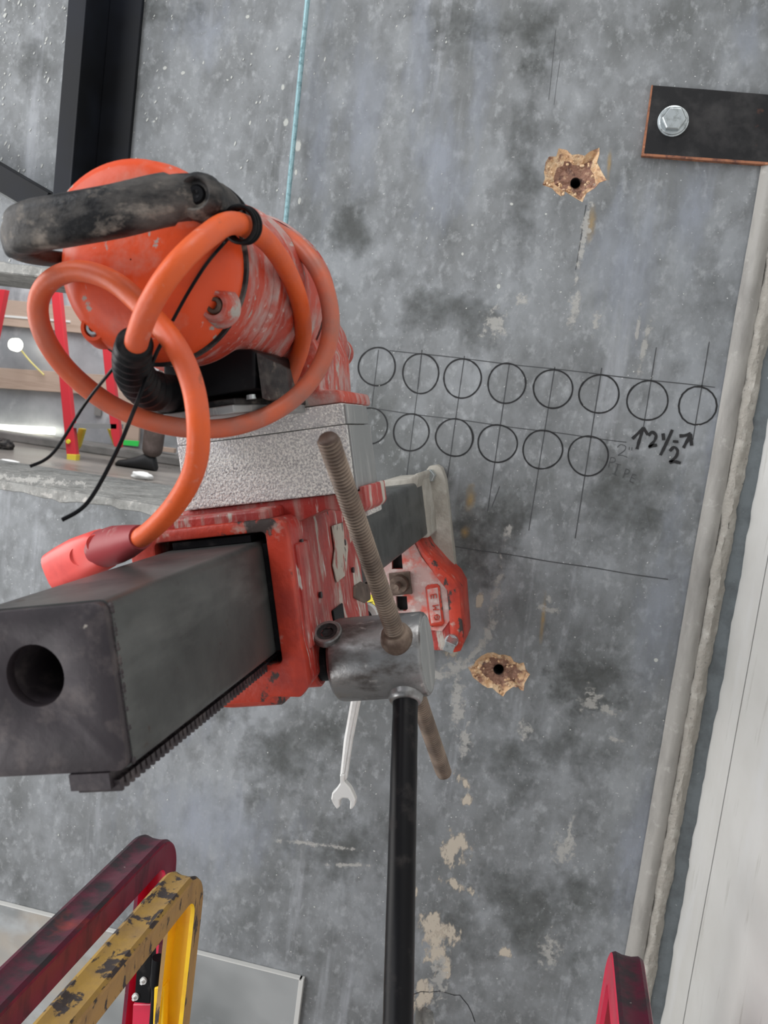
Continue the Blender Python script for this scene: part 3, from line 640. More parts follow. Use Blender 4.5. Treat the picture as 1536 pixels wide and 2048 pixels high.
# anchor bolt, washer, hex nut through the slot
ac = L(802, 1166, YG)
bm = BM(); a = .0; w = .019
p = Vector((ac.x, YG-.010, ac.z)); box(bm, (p.x-w*.95, YG-.007, p.z-w), (p.x+w*.95, YG-.002, p.z+w)); st.part('square_washer', bm, M_rustbar, gus, bevel=.0012)
bm = BM(); lathe(bm, [(YG-.02, .0145), (YG-.009, .016), (YG-.007, .0155)], (ac.x-.001, 0, ac.z), (0, 1, 0), 24); nut = st.part('anchor_nut', bm, M_rustbar, gus, smooth=40)
bm = BM(); sweep(bm, [(ac.x-.001, YG+.06, ac.z), (ac.x-.001, YG-.050, ac.z)], [.0062, .0062], 14); st.part('anchor_stud', bm, M_rustbar, gus, smooth=40)
# levelling bolts at two corners
for (px, py, Y, hd) in ((857, 952, PB-.035, 1), (901, 1286, YG-.024, 0)):
    c = L(px, py, Y)
    bm = BM()
    if hd: hexa(bm, (c.x, PB-.014, c.z), (0, -1, 0), .0120, .024)
    else:
        m = Matrix.Translation((c.x, YG-.024, c.z-.002)) @ Matrix.Rotation(.5, 4, 'Y') @ Matrix.Rotation(.2, 4, 'X'); box(bm, (-.0085, -.014, -.0085), (.0085, .012, .0085)); bmesh.ops.transform(bm, matrix=m, verts=bm.verts)
        lathe(bm, [(0, .011), (.006, .012), (.03, .008)], (c.x, YG-.014, c.z), (0, 1, 0), 20)
    lb = st.part('levelling_bolt', bm, M_zinc, base, bevel=.0008)
    bm = BM(); lathe(bm, [(0, .0055), (PB-.012-(YG if not hd else PB-.03), .0055)], (c.x, (YG if not hd else PB-.016), c.z), (0, 1, 0), 12); st.part('bolt_shank', bm, M_zinc, base)
# sticker strips seen in the gap under the carriage
c0 = L(728, 1208, 1.15)
bm = BM(); box(bm, (CU1-.0005, 0, 0), (CU1+.0008, .001, .001)); bm.free()
gy = 1.462
def Q(ps, Y): return [LW(x, y, Y) for x, y in ps]
bm = BM(); prism(bm, Q(((702,1172),(752,1165),(757,1232),(700,1232)), gy), FY, gy, gy+.004); tp = st.part('label_plate', bm, M_pink, base)
bm = BM(); prism(bm, Q(((706,1206),(737,1190),(750,1188),(752,1230),(709,1230)), gy), FY, gy-.0008, gy+.001); st.part('yellow_label', bm, M_lab, base, label='yellow printed label')
bm = BM()
for k in range(6):
    prism(bm, Q(((714+k%2, 1207+k*4),(746, 1203+k*4),(746, 1204.6+k*4),(714+k%2, 1208.6+k*4)), gy), FY, gy-.0011, gy-.0005)
st.part('label_print', bm, M_ink, base)

# feed handwheel: steel hub with spokes
HU0, HU1 = -.2065, -.1285
bm = BM(); lathe(bm, [(HU0, .030), (HU0+.003, .0335), (HU0+.006, hr2), (HU1-.003, hr2), (HU1-.0012, hr2-.0006), (HU1, hr2-.002)], (0, hubY, hubV), (1, 0, 0), 64)
hub = st.part('handwheel_hub', bm, M_hub, smooth=30, label='scuffed silver steel hub')
bm = BM(); lathe(bm, [(HU1-.0004, hr2-.003), (HU1+.0004, hr2-.004), (HU1+.0006, .0)], (0, hubY, hubV), (1, 0, 0), 48); st.part('hub_face', bm, M_aluside, hub, smooth=30)
def spoke_dir(ly, lv): d = Vector((0, ly, lv)); return d.normalized()
# rusty threaded spoke passing through
U = -.147
A = L(657, 872, .555); B = L(871, 1543, .83); A.x = U-.0012; B.x = U+.002
A = Vector((U, .5545, .012)); B = Vector((U, .830, -.3155))
t = (B-A).normalized(); ln = (B-A).length
x_, y_ = frame(t); bm = BM(); n = 16; pitch = .0030; steps = int(ln/pitch)*6; dv_ = []; prev = None; R0 = .0078
for i in range(steps+1):
    s = ln*i/steps; ring = []
    e = min(s, ln-s); base_r = R0 if e > .003 else R0*(.72+.28*e/.003)
    for k in range(n):
        a = 2*PI*k/n; ph = (s/pitch - k/n) % 1.0
        r = base_r-.0017*(1-abs(2*ph-1))*(1 if e > .002 else 0)
        dv_.append(abs(2*ph-1)*(1 if e > .002 else .15)); ring.append(bm.verts.new(A+t*s+(x_*math.cos(a)+y_*math.sin(a))*r))
    if prev:
        for k in range(n): bm.faces.new((prev[k], prev[(k+1) % n], ring[(k+1) % n], ring[k]))
    else: bm.faces.new(ring[::-1])
    prev = ring
bm.faces.new(prev)
sp = st.part('threaded_spoke', bm, M_thread, hub, smooth=70, label='rusty threaded rod spoke through the hub')
da = sp.data.attributes.new('dust', 'FLOAT', 'POINT')
for i, v_ in enumerate(dv_): da.data[i].value = v_
def on_hub(u, ang): return Vector((u, hubY+hr2*math.cos(ang), hubV+hr2*math.sin(ang)))
_k = (Vector((U, hubY, hubV))-A).dot(t); C0 = A+t*_k
def collar(d, r, h, m, nm):
    bm = BM(); lathe(bm, [(hr2-.010, r+.0065), (hr2-.003, r+.0062), (hr2+h*.3, r+.0042), (hr2+h*.6, r+.0038), (hr2+h, r+.0014), (hr2+h, r-.001)], C0, d, 28); st.part(nm, bm, m, hub, smooth=40)
collar(-t, R0, .0065, M_rustbar, 'spoke_collar'); collar(t, R0, .004, M_hub, 'spoke_collar')
# black sleeved spoke hanging down
A2 = L(797, 1378, .695); B2 = L(763, 2048, .55)
d2 = Vector((0, .543-.695, -.372+.192)); C2 = Vector((U, .688, hubV-.028))
E2 = Vector((U-.0, .497, -.430))
S2 = Vector((U, .7065, hubV-.016))
path = [S2.lerp(E2, k/20) for k in range(21)]
bm = BM(); sweep(bm, path, [.0102+.0004*nz((k, 0, 0), .7) for k in range(21)], 28); st.part('black_spoke', bm, M_blackclean, hub, smooth=50, label='black sleeved steel bar hanging from the hub')
d2 = (E2-S2).normalized()
bm = BM(); lathe(bm, [(.006, .0145), (.0185, .0140), (.0215, .0126), (.0225, .0108)], S2, d2, 32); st.part('spoke_collar', bm, M_hub, hub, smooth=40)
# empty threaded sockets
def socket(px, py):
    r_, b_ = L(px, py, 1).x, L(px, py, 1).z
    # intersect ray with hub cylinder
    y = hubY-hr2
    for k in range(400):
        y = hubY-hr2-.002+k*.0001
        if (y-hubY)**2+(b_*y-hubV)**2 <= hr2**2: break
    p = Vector((r_*y, y, b_*y)); nrm = Vector((0, p.y-hubY, p.z-hubV)).normalized()
    bm = BM(); lathe(bm, [(-.004, .0122), (.0012, .0122), (.0022, .0112), (.0022, .0088), (-.003, .0084)], p, nrm, 32, False); st.part('socket_ring', bm, M_hub, hub, smooth=35)
    bm = BM(); lathe(bm, [(.0012, .0086), (.0010, .0052)], p, nrm, 32, False); lathe(bm, [(.0010, .0052), (-.0, .0048), (-.0005, .0)], p, nrm, 6, False); st.part('socket_screw', bm, M_rubber, hub)
socket(655, 1266)

# ------------------------------------------------------------------ SPACER BLOCK
sb = Rig('spacer_block', ((BU0+BU1)/2, (BY0+BY1)/2, BV0), label='dust speckled aluminium spacer block under the orange drill motor', cat='spacer')
seam = .0235
sb.part('lower_block', rbox((BU0, BY0, BV0), (BU1-.002, BY1, seam-.0005)), M_alu, bevel=.0012)
sb.part('upper_block', rbox((BU0, BY0+.0008, seam), (BU1-.0035, BY1-.001, BV1)), M_alu, bevel=.0012)
sb.part('side_plate', rbox((BU1-.0021, BY0+.002, BV0+.001), (BU1, BY1-.002, seam-.001)), M_aluside, bevel=.0006)
sb.part('side_plate', rbox((BU1-.0036, BY0+.003, seam), (BU1-.0012, BY1-.003, BV1-.001)), M_aluside, bevel=.0006)

# ------------------------------------------------------------------ DRILL MOTOR
MU, MV = -.2470, .1335
mo = Rig('core_drill_motor', (-.24, .72, BV1), label='round orange core drill motor with black handle above the aluminium spacer', cat='drill motor')
prof = [(.556, .030), (.5565, .0575), (.560, .0600), (.600, .0605), (.605, .0625), (.640, .0640), (.646, .066), (.690, .0675), (.700, .070), (.712, .0705), (.716, .0672), (.728, .0668), (.732, .070), (.752, .0700), (.766, .0655), (.79, .055), (.82, .046), (.86, .036), (.87, .028)]
bm = BM(); lathe(bm, prof, (MU, 0, MV), (0, 1, 0), 72); housing = mo.part('motor_housing', bm, M_orangedust, smooth=32)
bm = BM(); prf = [(.5205, .0005), (.5206, .020), (.5225, .036), (.5275, .0475), (.536, .0555), (.546, .0592), (.5555, .0602)]
lathe(bm, prf, (MU, 0, MV), (0, 1, 0), 72, False); cap = mo.part('motor_end_cap', bm, M_orange, smooth=50)
# parting seam
bm = BM(); lathe(bm, [(.5545, .0596), (.5550, .0622), (.5580, .0626), (.5586, .0598)], (MU, 0, MV), (0, 1, 0), 72, False); mo.part('seam_gasket', bm, M_rubber, cap, smooth=40)
# raised crescent visor at the top of the cap
bm = BM(); rows = []
for i in range(25):
    a = math.radians(38+i*118/24); ca, sa = math.cos(a), math.sin(a); w = math.sin(PI*i/24)**.5
    row = []
    for y, r in ((.552, .0615), (.535, .0625), (.522, .0600), (.5165, .0540), (.517, .0540-.016*w), (.523, .0535-.017*w)):
        row.append(bm.verts.new((MU+ca*r, y, MV+sa*r)))
    rows.append(row)
for a, b in zip(rows, rows[1:]):
    for k in range(5): bm.faces.new((a[k], b[k], b[k+1], a[k+1]))
mo.part('cap_visor', bm, M_orange, cap, smooth=50)
# bosses with socket screws around the cap
def capscrew(px, py, y0, rb=.0085, m=M_orange):
    p = L(px, py, y0)
    bm = BM(); lathe(bm, [(.014, rb*1.5), (.005, rb*1.22), (.001, rb*1.05), (0, rb*.98), (0, rb*.72), (.004, rb*.70)], (p.x, y0, p.z), (0, 1, 0), 28, False); bo = mo.part('screw_boss', bm, m, cap, smooth=40)
    bm = BM(); lathe(bm, [(.004, rb*.60), (.0008, rb*.60), (0, rb*.52), (0, rb*.32)], (p.x, y0, p.z), (0, 1, 0), 24, False); lathe(bm, [(0, rb*.32), (.003, rb*.30), (.003, 0)], (p.x, y0, p.z), (0, 1, 0), 6, False)
    mo.part('socket_screw', bm, M_zinc if m is M_orange else M_rustbar, cap, smooth=30)
capscrew(185, 655, .5335); capscrew(426, 610, .5330, .0088, M_orangedust)
# cooling ribs round the body
for y, r in ((.612, .0658), (.665, .0690), (.742, .0722)):
    bm = BM(); lathe(bm, [(y-.004, r-.003), (y-.002, r), (y+.002, r), (y+.004, r-.003)], (MU, 0, MV), (0, 1, 0), 72, False); mo.part('cooling_rib', bm, M_orangedust, housing, smooth=40)
# gearbox foot standing on the spacer
bm = BM(); pts = [(-.205, BV1+.0005), (-.171, BV1+.0005), (-.172, BV1+.011), (-.188, BV1+.013), (-.186, .085), (-.196, .12), (-.29, .12), (-.296, BV1+.0005)]
prism(bm, pts, FY, .705, .815); mo.part('gearbox_foot', bm, M_orangedust, housing, smooth=30, bevel=.0025)
bm = BM(); lathe(bm, [(.80, .040), (.86, .036), (.90, .030), (.93, .020), (.985, .016), (.985, .006)], (MU+.012, 0, MV-.022), (0, 1, 0), 40); mo.part('spindle_nose', bm, M_orangedust, housing, smooth=35)
# pale dust plate hiding flange
bm = BM(); lathe(bm, [(.715, .0712), (.7165, .0728), (.7285, .0728), (.730, .0712)], (MU, 0, MV), (0, 1, 0), 72, False); mo.part('flange_ring', bm, M_orangedust, housing, smooth=35)

# terminal box in black plastic on a thin metal ledge
TY0, TY1 = .600, .690
tb = [L(x, y, TY0) for x, y in ((326,718),(418,700),(486,696),(574,742),(576,806),(500,798),(420,812),(324,812))]
bm = BM(); prism(bm, [(p.x, p.z) for p in (L(326,716,TY0), L(410,700,TY0), L(500,697,TY0), L(512,703,TY0), L(512,778,TY0), L(324,812,TY0))], FY, TY0, TY1)
box_ = mo.part('terminal_box', bm, M_blackclean, smooth=30, bevel=.0025)
q0 = L(512, 703, TY0); q1 = L(512, 800, TY0); r0 = L(574, 745, .66); r1 = L(576, 808, .66)
bm = BM()
vv = [bm.verts.new(c) for c in (q0, (q0.x, TY0, r1.z+.002), (r0.x, .66, r1.z), (r0.x, .66, r0.z+.004), (q0.x-.012, TY1, q0.z), (r0.x-.004, TY1, r0.z+.004), (q0.x-.012, TY1, r1.z), (r0.x-.004, TY1, r1.z))]
for f in ((0,1,2,3),(0,3,5,4),(1,2,7,6),(2,3,5,7),(0,4,6,1),(4,5,7,6)): bm.faces.new([vv[i] for i in f])
mo.part('box_side', bm, M_rubber, box_, bevel=.001)
# ledge / gasket under the box
zb = L(430, 806, TY0).z
bm = BM(); pts = [(L(287,812,.595).x, .590), (L(470,800,.595).x, .590), (L(575,808,.66).x+.002, .652), (L(575,808,.66).x+.002, .700), (L(287,812,.595).x, .700)]
prism(bm, pts, lambda a, b, d: Vector((a, b, d)), zb-.0095, zb-.0035); mo.part('ledge_plate', bm, M_aluside, box_, bevel=.0008)
prz = [(a, b+.004) for a, b in pts]
bm = BM(); prism(bm, prz, lambda a, b, d: Vector((a, b, d)), zb-.0036, zb+.0012); mo.part('box_flange', bm, M_rubber, box_, bevel=.001)
for px in (305, 340, 500):
    p = L(px, 808, .594); bm = BM(); lathe(bm, [(0, .0035), (.003, .0032), (.0035, 0)], (p.x, .598, zb-.001), (0, 0, 1), 12); mo.part('flange_screw', bm, M_zinc, box_)
# ribbed boot (strain relief), bending
bp = spline([L(270, 686, .470), L(264, 716, .486), L(270, 750, .512), L(296, 778, .550), L(345, 788, .598)], 12)
N = len(bp); rad = []
for i in range(N):
    s = i/(N-1); rad.append(.0094+.0040*s+(.0009 if (i//2) % 2 else -.0006)*(1 if .12 < s < .85 else 0))
bm = BM(); sweep(bm, bp, rad, 28, False); boot = mo.part('cable_boot', bm, M_blackclean, box_, smooth=50)
bm = BM(); sweep(bm, [bp[0]-(bp[1]-bp[0]).normalized()*.0005, bp[1], bp[3]], [.0084, .0104, .0106], 28); boot2 = mo.part('boot_collar', bm, M_blackclean, box_, smooth=50)
bm = BM(); lathe(bm, [(0, .0118), (.014, .0118), (.016, .0145), (.022, .0145)], bp[-1]+Vector((-.012, -.002, 0)), (1, .25, -.05), 6); mo.part('gland_nut', bm, M_blackclean, box_)

# handle: thick black grip bar in front of the motor
hp = spline([L(468, 448, .572), L(436, 416, .530), L(392, 396, .500), L(330, 400, .486), L(230, 423, .476), L(130, 441, .472), L(66, 453, .474), L(34, 472, .484), L(34, 496, .500), L(62, 510, .520), L(110, 518, .545), L(170, 522, .570)], 9)
NH = len(hp); bm = BM(); rings = []
prev = (hp[1]-hp[0]).normalized(); up = Vector((.1, .0, 1)); 
for i, p in enumerate(hp):
    t_ = (hp[min(i+1, NH-1)]-hp[max(i-1, 0)]).normalized()
    s = i/(NH-1)
    fr = Vector((0, -1, 0)); a = (fr-t_*fr.dot(t_)).normalized() if abs(t_.y) < .9 else Vector((-1, 0, 0)); b = t_.cross(a).normalized()
    if b.z < 0: b = -b
    h = .0128 if s < .12 else .0122 if s < .26 else .0140 if s < .58 else max(.0045, .0140-(s-.58)/.17*.0095)
    w = .0105 if s < .6 else .0075
    rings.append([bm.verts.new(p+b*h*(math.copysign(abs(math.sin(q))**.6, math.sin(q)))+a*w*(math.copysign(abs(math.cos(q))**.6, math.cos(q)))) for q in (2*PI*k/20 for k in range(20))])
for a, b in zip(rings, rings[1:]):
    for k in range(20): bm.faces.new((a[k], a[(k+1) % 20], b[(k+1) % 20], b[k]))
bm.faces.new(rings[0][::-1]); bm.faces.new(rings[-1])
handle = mo.part('handle', bm, M_rubber, smooth=60)
def eye(px, py, y0, r, ax=(0, 1, 0)):
    p = L(px, py, y0); bm = BM(); lathe(bm, [(.010, r*1.5), (.0035, r*1.38), (.0006, r*1.16), (0, r*1.05), (.0006, r*.92), (.0034, r*.80), (.0034, 0)], p, ax, 28, False); e = mo.part('bolt_eye', bm, M_rubber, handle, smooth=45)
    bm = BM(); lathe(bm, [(.0033, r*.62), (.0018, r*.5), (.0018, r*.25), (.003, 0)], p, ax, 24, False); mo.part('recessed_bolt', bm, M_blackclean, handle)
eye(388, 386, .4835, .0090); eye(16, 478, .4860, .0040, (1, .35, 0))

# power cable: one continuous run
cr_ = .0066
cpts = [(269, 712, .480), (276, 672, .466), (300, 610, .455), (345, 540, .450), (405, 480, .466), (465, 446, .500), (525, 475, .555), (568, 530, .600), (598, 600, .640), (606, 670, .668), (590, 730, .685), (560, 785, .700), (500, 815, .745), (400, 800, .80), (330, 720, .84), (320, 600, .85), (380, 500, .82), (470, 458, .75), (545, 462, .69), (605, 500, .668), (645, 560, .660), (662, 640, .655), (648, 715, .650), (610, 775, .640), (555, 820, .625), (480, 850, .600), (400, 858, .585), (310, 845, .570), (220, 808, .560), (140, 745, .545), (90, 675, .530), (76, 610, .525), (100, 562, .520), (155, 542, .516), (225, 562, .508), (290, 618, .498), (350, 690, .485), (385, 770, .480), (397, 860, .478), (388, 940, .490), (350, 1010, .510), (300, 1062, .535), (262, 1086, .560)]
cpath = spline([L(*p) for p in cpts], 7)
i1 = 7*9; i2 = 7*30
def seg(a, b, m, nm, par=None):
    bm = BM(); sweep(bm, cpath[a:b], cr_, 18); return mo.part(nm, bm, m, par, smooth=70)
bm = BM(); sweep(bm, cpath, cr_, 18); cable = mo.part('power_cable', bm, M_cable, smooth=70, label='thick orange power cable looped round the motor')
da = cable.data.attributes.new('dust', 'FLOAT', 'POINT')
for i in range(len(cable.data.vertices)):
    k = i//18; da.data[i].value = max(0, min(1, min((k-i1)/25, (i2+40-k)/80)))
# plug at the end of the cable
pp = [L(282, 1074, .547), L(252, 1084, .572), L(230, 1090, .590), L(205, 1098, .604), L(170, 1114, .616), L(140, 1130, .622), L(116, 1142, .626)]
bm = BM(); sweep(bm, pp[:4], [.0082, .0120, .0140, .0140], 20); plug = mo.part('power_plug', bm, mat('dark_red_plug_grip', (.26, .012, .018), .5, 0, [((.36, .2, .18), sc(60), .6, .75, 5, .8)]), smooth=40)
M_plug = mat('pink_red_plug', (.80, .085, .07), .42, 0, [((.62, .05, .045), sc(24), .5, .7, 4, None)])
bm = BM(); ax = (pp[6]-pp[3]).normalized(); sd = Vector((0, -1, 0)); sd = (sd-ax*sd.dot(ax)).normalized(); up_ = sd.cross(ax).normalized()
ppr = [pp[3]-ax*.004, pp[3]+ax*.001, pp[4], pp[5], pp[6]-ax*.002, pp[6]+ax*.003]
for_r = [.0125, .0152, .0168, .0168, .0158, .0105]; rings = []
for p, r in zip(ppr, for_r):
    rings.append([bm.verts.new(p+up_*r*math.copysign(abs(math.sin(a))**.6, math.sin(a))*1.0+sd*r*.85*math.copysign(abs(math.cos(a))**.6, math.cos(a))) for a in (2*PI*k/24 for k in range(24))])
for a, b in zip(rings, rings[1:]):
    for k in range(24): bm.faces.new((a[k], a[(k+1) % 24], b[(k+1) % 24], b[k]))
bm.faces.new(rings[0][::-1]); bm.faces.new(rings[-1]); mo.part('plug_body', bm, M_plug, plug, smooth=40)
for px, py, y0 in ((158, 1112, .6005), (192, 1088, .5895)):
    p = L(px, py, y0); bm = BM(); lathe(bm, [(0, .0072), (-.0015, .0068), (-.0002, .0056), (.0006, 0)], p, (0, 1, 0), 24, False); mo.part('finger_dimple', bm, M_plug, plug, smooth=40)

# zip ties (strips) holding the cable
def tie(path, w, label, ring=None):
    bm = BM()
    if ring:
        c, ax, r = ring; ax = ax.normalized(); x, y = frame(ax)
        for off in (-.0038, .0010, .0060):
            pts = [c+ax*off+(x*math.cos(a)*r+y*math.sin(a)*r*1.06) for a in (2*PI*k/40 for k in range(41))]
            sweep(bm, pts, .0014, 8)
    sweep(bm, spline(path, 8), w, 6)
    return mo.part('cable_tie', bm, M_blackclean, cable, label=label)
k = 7*5; axk = cpath[k+3]-cpath[k-1]
tie([cpath[k+2]+Vector((-.0, -.009, -.004)), L(452, 482, .530), L(415, 525, .526), L(378, 582, .520), L(345, 642, .514)], .0011, 'black cable tie bundling the cable at the right end of the handle', (cpath[k+2], axk, .0095))
tie([L(238, 722, .500), L(222, 742, .495), L(170, 808, .520), L(107, 905, .505), L(60, 933, .497)], .0010, 'black cable tie whose tail sticks out at left of the rubber boot')
tie([L(330, 676, .505), L(310, 712, .500), L(270, 815, .490), L(232, 905, .482), L(176, 1004, .472), L(124, 1040, .465)], .0013, 'longest black cable tie tail hanging between boot and orange cable')
bm = BM(); pth = [L(x, y, d) for x, y, d in ((405,372,.52),(440,372,.54),(470,392,.553),(490,418,.556),(498,450,.553))]
sweep(bm, spline(pth, 6), .0016, 8); mo.part('cable_tie', bm, M_blackclean, cable, label='short black cable tie arching over the motor')
# ------------------------------------------------------------------ THINGS ON THE WALL
def wbox(bm, pts, y0, y1):      # outline from wall pixels at depth y0
    prism(bm, [(P(x, y, y0).x, P(x, y, y0).z) for x, y in pts], FY, y0, y1); return bm
# steel plate with bolt
PY = WY-.013
o = finish('steel_plate', wbox(BM(), ((1303,170),(1420,179),(1600,194),(1590,330),(1425,318),(1284,308)), PY, WY-.0008), M_steelplate, bevel=.0008)
tag(o, 'black flat steel plate bolted to the wall at upper right', 'steel plate')
o2 = finish('rusty_edge', wbox(BM(), ((1284,306.5),(1425,316.5),(1590,328),(1590,333),(1425,321.5),(1283,311)), PY-.0004, WY-.002), M_rust, o)
o2 = finish('rusty_edge', wbox(BM(), ((1303,170),(1306,170),(1288,309),(1283,310)), PY-.0003, WY-.002), M_rust, o)
c = P(1346, 243, PY)
bm = BM(); wb = lathe(bm, [(0, .0245), (-.0025, .0245), (-.003, .023)], c, (0, 1, 0), 36); finish('washer', bm, M_zinc, o, smooth=40)
bm = BM(); lathe(bm, [(-.002, .0228), (-.006, .0220), (-.0064, .018)], c, (0, 1, 0), 36); hexa(bm, c+Vector((0, -.004, 0)), (0, -1, 0), .0195, .014); b = finish('bolt_head', bm, M_zinc, o, bevel=.0008)
bm = BM()
for s in (((-.006, .004), (.0, .007), (.004, .003), (-.003, -.001), (.006, -.003)), ((.004, -.004), (.007, .002))):
    for a, b2 in zip(s, s[1:]):
        sweep(bm, [c+Vector((a[0], -.0161, a[1])), c+Vector((b2[0], -.0161, b2[1]))], .0006, 5)
finish('head_stamp', bm, M_white, o)
# steel post: angle with a standing leg
YP = WY-.002; d_ = .085
z0 = P(110, 470, WY).z
def vx(px, py, Y): return P(px, py, Y).x
xl = P(120, 200, WY-d_).x; xm = P(177, 200, WY-.008).x; xr2 = P(268, 200, WY-.008).x
root = empty('steel_post', (xm, WY-.01, z0), label='black painted steel angle post standing out from the wall at upper left', cat='post')
def rp(name, bm, m, r, **k): return finish(name, bm, m, r, origin=r.location, **k)
rp('standing_leg', rbox((xl, WY-d_, z0), (xl+.036, WY-.001, 3.6)), M_steelblk, root, bevel=.002)
rp('wall_leg', rbox((xl+.036, WY-.010, z0), (xr2, WY-.001, 3.6)), M_steelblk, root, bevel=.0015)
rp('edge_lip', rbox((xl+.033, WY-d_-.003, z0), (xl+.037, WY-d_+.004, 3.6)), M_steelblk, root, bevel=.001)
# diagonal brace
a = P(-60, 316, WY-.05); b = P(104, 412, WY-.05); dv = (b-a).normalized(); n = Vector((-dv.z, 0, dv.x))
a = a-dv*.5; lo = .022
pts = [(a+n*.020), (b+n*.020), (b-n*.024), (a-n*.024)]
bm = BM(); prism(bm, [(p.x, p.z) for p in pts], FY, WY-.075, WY-.002); br = finish('steel_brace', bm, M_steelblk, bevel=.0015)
tag(br, 'black steel diagonal brace meeting the post at left', 'brace')
bm = BM(); pts = [(a-n*.0235), (b-n*.0235), (b-n*.0275), (a-n*.0275)]
prism(bm, [(p.x, p.z) for p in pts], FY, WY-.072, WY-.004); finish('pale_lower_edge', bm, M_col, br)  # lower edge takes a paler steel colour than the brace
# threaded rod
t0 = P(615, 0, WY-.03); t1 = P(560, 560, WY-.03); dd = (t0-t1).normalized(); t0 = t0+dd*1.2
x_, y_ = frame(dd); bm = BM(); ln = (t0-t1).length; st_ = int(ln/.0016)*2; prev = None
for i in range(st_+1):
    s = ln*i/st_; r = .0047-.0006*(i % 2); ring = [bm.verts.new(t1+dd*s+(x_*math.cos(2*PI*k/10)+y_*math.sin(2*PI*k/10))*r) for k in range(10)]
    if prev:
        for k in range(10): bm.faces.new((prev[k], prev[(k+1) % 10], ring[(k+1) % 10], ring[k]))
    prev = ring
tag(finish('threaded_rod', bm, M_teal), 'thin zinc threaded rod running up the wall above the motor', 'rod')
# bent tie wire at crater
# wrench hanging from the carriage
wy = .912
def WP(px, py): return P(px, py, wy)
def w2(px, py): p = WP(px, py); return (p.x, p.z)
jaw = [w2(x, y) for x, y in ((690,1560),(702,1573),(708,1585),(713,1597),(711,1608),(706,1615),(701,1616),(702,1600),(698,1594),(687,1593),(681,1598),(681,1610),(676,1616),(669,1606),(664,1595),(666,1583),(673,1576),(682,1563),(682,1545),(692,1545))]
bm = BM(); prism(bm, jaw, FY, wy-.005, wy+.005)
wr = finish('open_end_wrench', bm, M_wrench, bevel=.0018); tag(wr, 'chrome open-end wrench hanging behind the drill stand hub', 'wrench')
sh = [w2(x, y) for x, y in ((680,1556),(688,1480),(702,1400),(716,1300),(722,1240),(738,1240),(733,1300),(722,1400),(706,1480),(694,1560))]
bm = BM(); prism(bm, sh, FY, wy-.0035, wy+.0035); finish('shank', bm, M_wrench, wr, bevel=.0024)
sh = [w2(x, y) for x, y in ((685,1545),(692,1480),(706,1400),(719,1310),(728,1310),(716,1400),(700,1480),(690,1545))]
bm = BM(); prism(bm, sh, FY, wy-.0045, wy+.0045); finish('shank_rib', bm, M_wrench, wr, bevel=.0008)
bm = BM(); rc = WP(730, 1232); lathe(bm, [(-.005, .014), (-.005, .0085), (.005, .0085), (.005, .014), (-.005, .014)], rc, (0, 1, 0), 24, False); finish('ring_end', bm, M_wrench, wr, smooth=40)

p = L(730, 1230, wy)
bm = BM(); lathe(bm, [(.88, .0075), (wy+.012, .0075), (wy+.012, .0105), (wy+.016, .0105)], (p.x, 0, p.z), (0, 1, 0), 20); st.part('hanging_pin', bm, M_blackclean, car, smooth=40)

# ------------------------------------------------------------------ LADDER RAILS (inverted U rails, near the camera)
def rail(name, far_px, yfar, ynear, mfl, w, d, mo_, mi_, rb, label, brack=False):
    """horizontal rail along Y bending down at the far end; profile w wide (x), d deep"""
    top = P(*far_px, yfar)
    x, z = top.x, top.z
    path = [Vector((x, ynear, 0.0)), Vector((x, ynear, z-rb*1.5))]
    for k in range(0, 9): a = PI/2*k/8; path.append(Vector((x, ynear+rb*(1-math.cos(a)), z-rb+rb*math.sin(a))))
    for k in range(1, 10): path.append(Vector((x, ynear+rb+(yfar-ynear-2*rb)*k/10, z)))
    for k in range(0, 13): a = PI/2*k/12; path.append(Vector((x, yfar-rb+rb*math.sin(a), z-rb+rb*math.cos(a))))
    path += [Vector((x, yfar, z-rb-.06*k)) for k in range(1, 6)]+[Vector((x, yfar, 0))]
    hw = w/2
    # channel profile: web outside with a shallow groove, two flanges turned inwards
    g = .0018
    prof = [(-hw, 0), (-hw, -.004), (-hw+.003, -g), (-hw*.1, -g*1.6), (hw-.003, -g), (hw, -.004), (hw, 0)]
    prof = [(-hw, .0), (-hw*.75, .0022), (-hw*.3, .0), (hw*.3, .0), (hw*.75, .0022), (hw, .0), (hw+.0012, -.003), (hw, -.006), (hw, -d+.003), (hw+.0012, -d), (hw-.004, -d), (hw-.004, -.004), (-hw+.004, -.004), (-hw+.004, -d), (-hw-.0012, -d), (-hw, -d+.003), (-hw, -.006), (-hw-.0012, -.003)]
    r = empty(name, (x, yfar, 0), label=label, cat='ladder')
    bm = BM(); sweep_prof(bm, path, prof, (1, 0, 0)); 
    o = rp('rail', bm, mo_, r, smooth=35); o.data.materials.append(mfl); o.data.materials.append(mi_)
    for p_ in o.data.polygons:
        k_ = p_.index % len(prof)
        if p_.index < len(prof)*(len(path)-1): p_.material_index = 0 if k_ <= 4 else 2 if k_ in (9, 10, 11, 12) else 1
    return r, x, z
rr, rx, rz = rail('step_ladder', (334, 1646), 1.12, .10, M_magflange, .040, .036, M_magdark, M_mag, .062, 'worn dark magenta ladder rail at lower left, behind the yellow one')
yr, yx, yz = rail('step_ladder', (388, 1720), 1.00, .10, M_yelflange, .034, .028, M_yelworn, M_yel, .052, 'scuffed yellow ladder rail bending down at lower left')
mr, mx_, mz = rail('step_ladder', (1252, 1878), 1.10, .10, M_mag, .036, .036, M_magdark, M_mag, .050, 'magenta ladder rail poking up at the bottom right by the white wall')
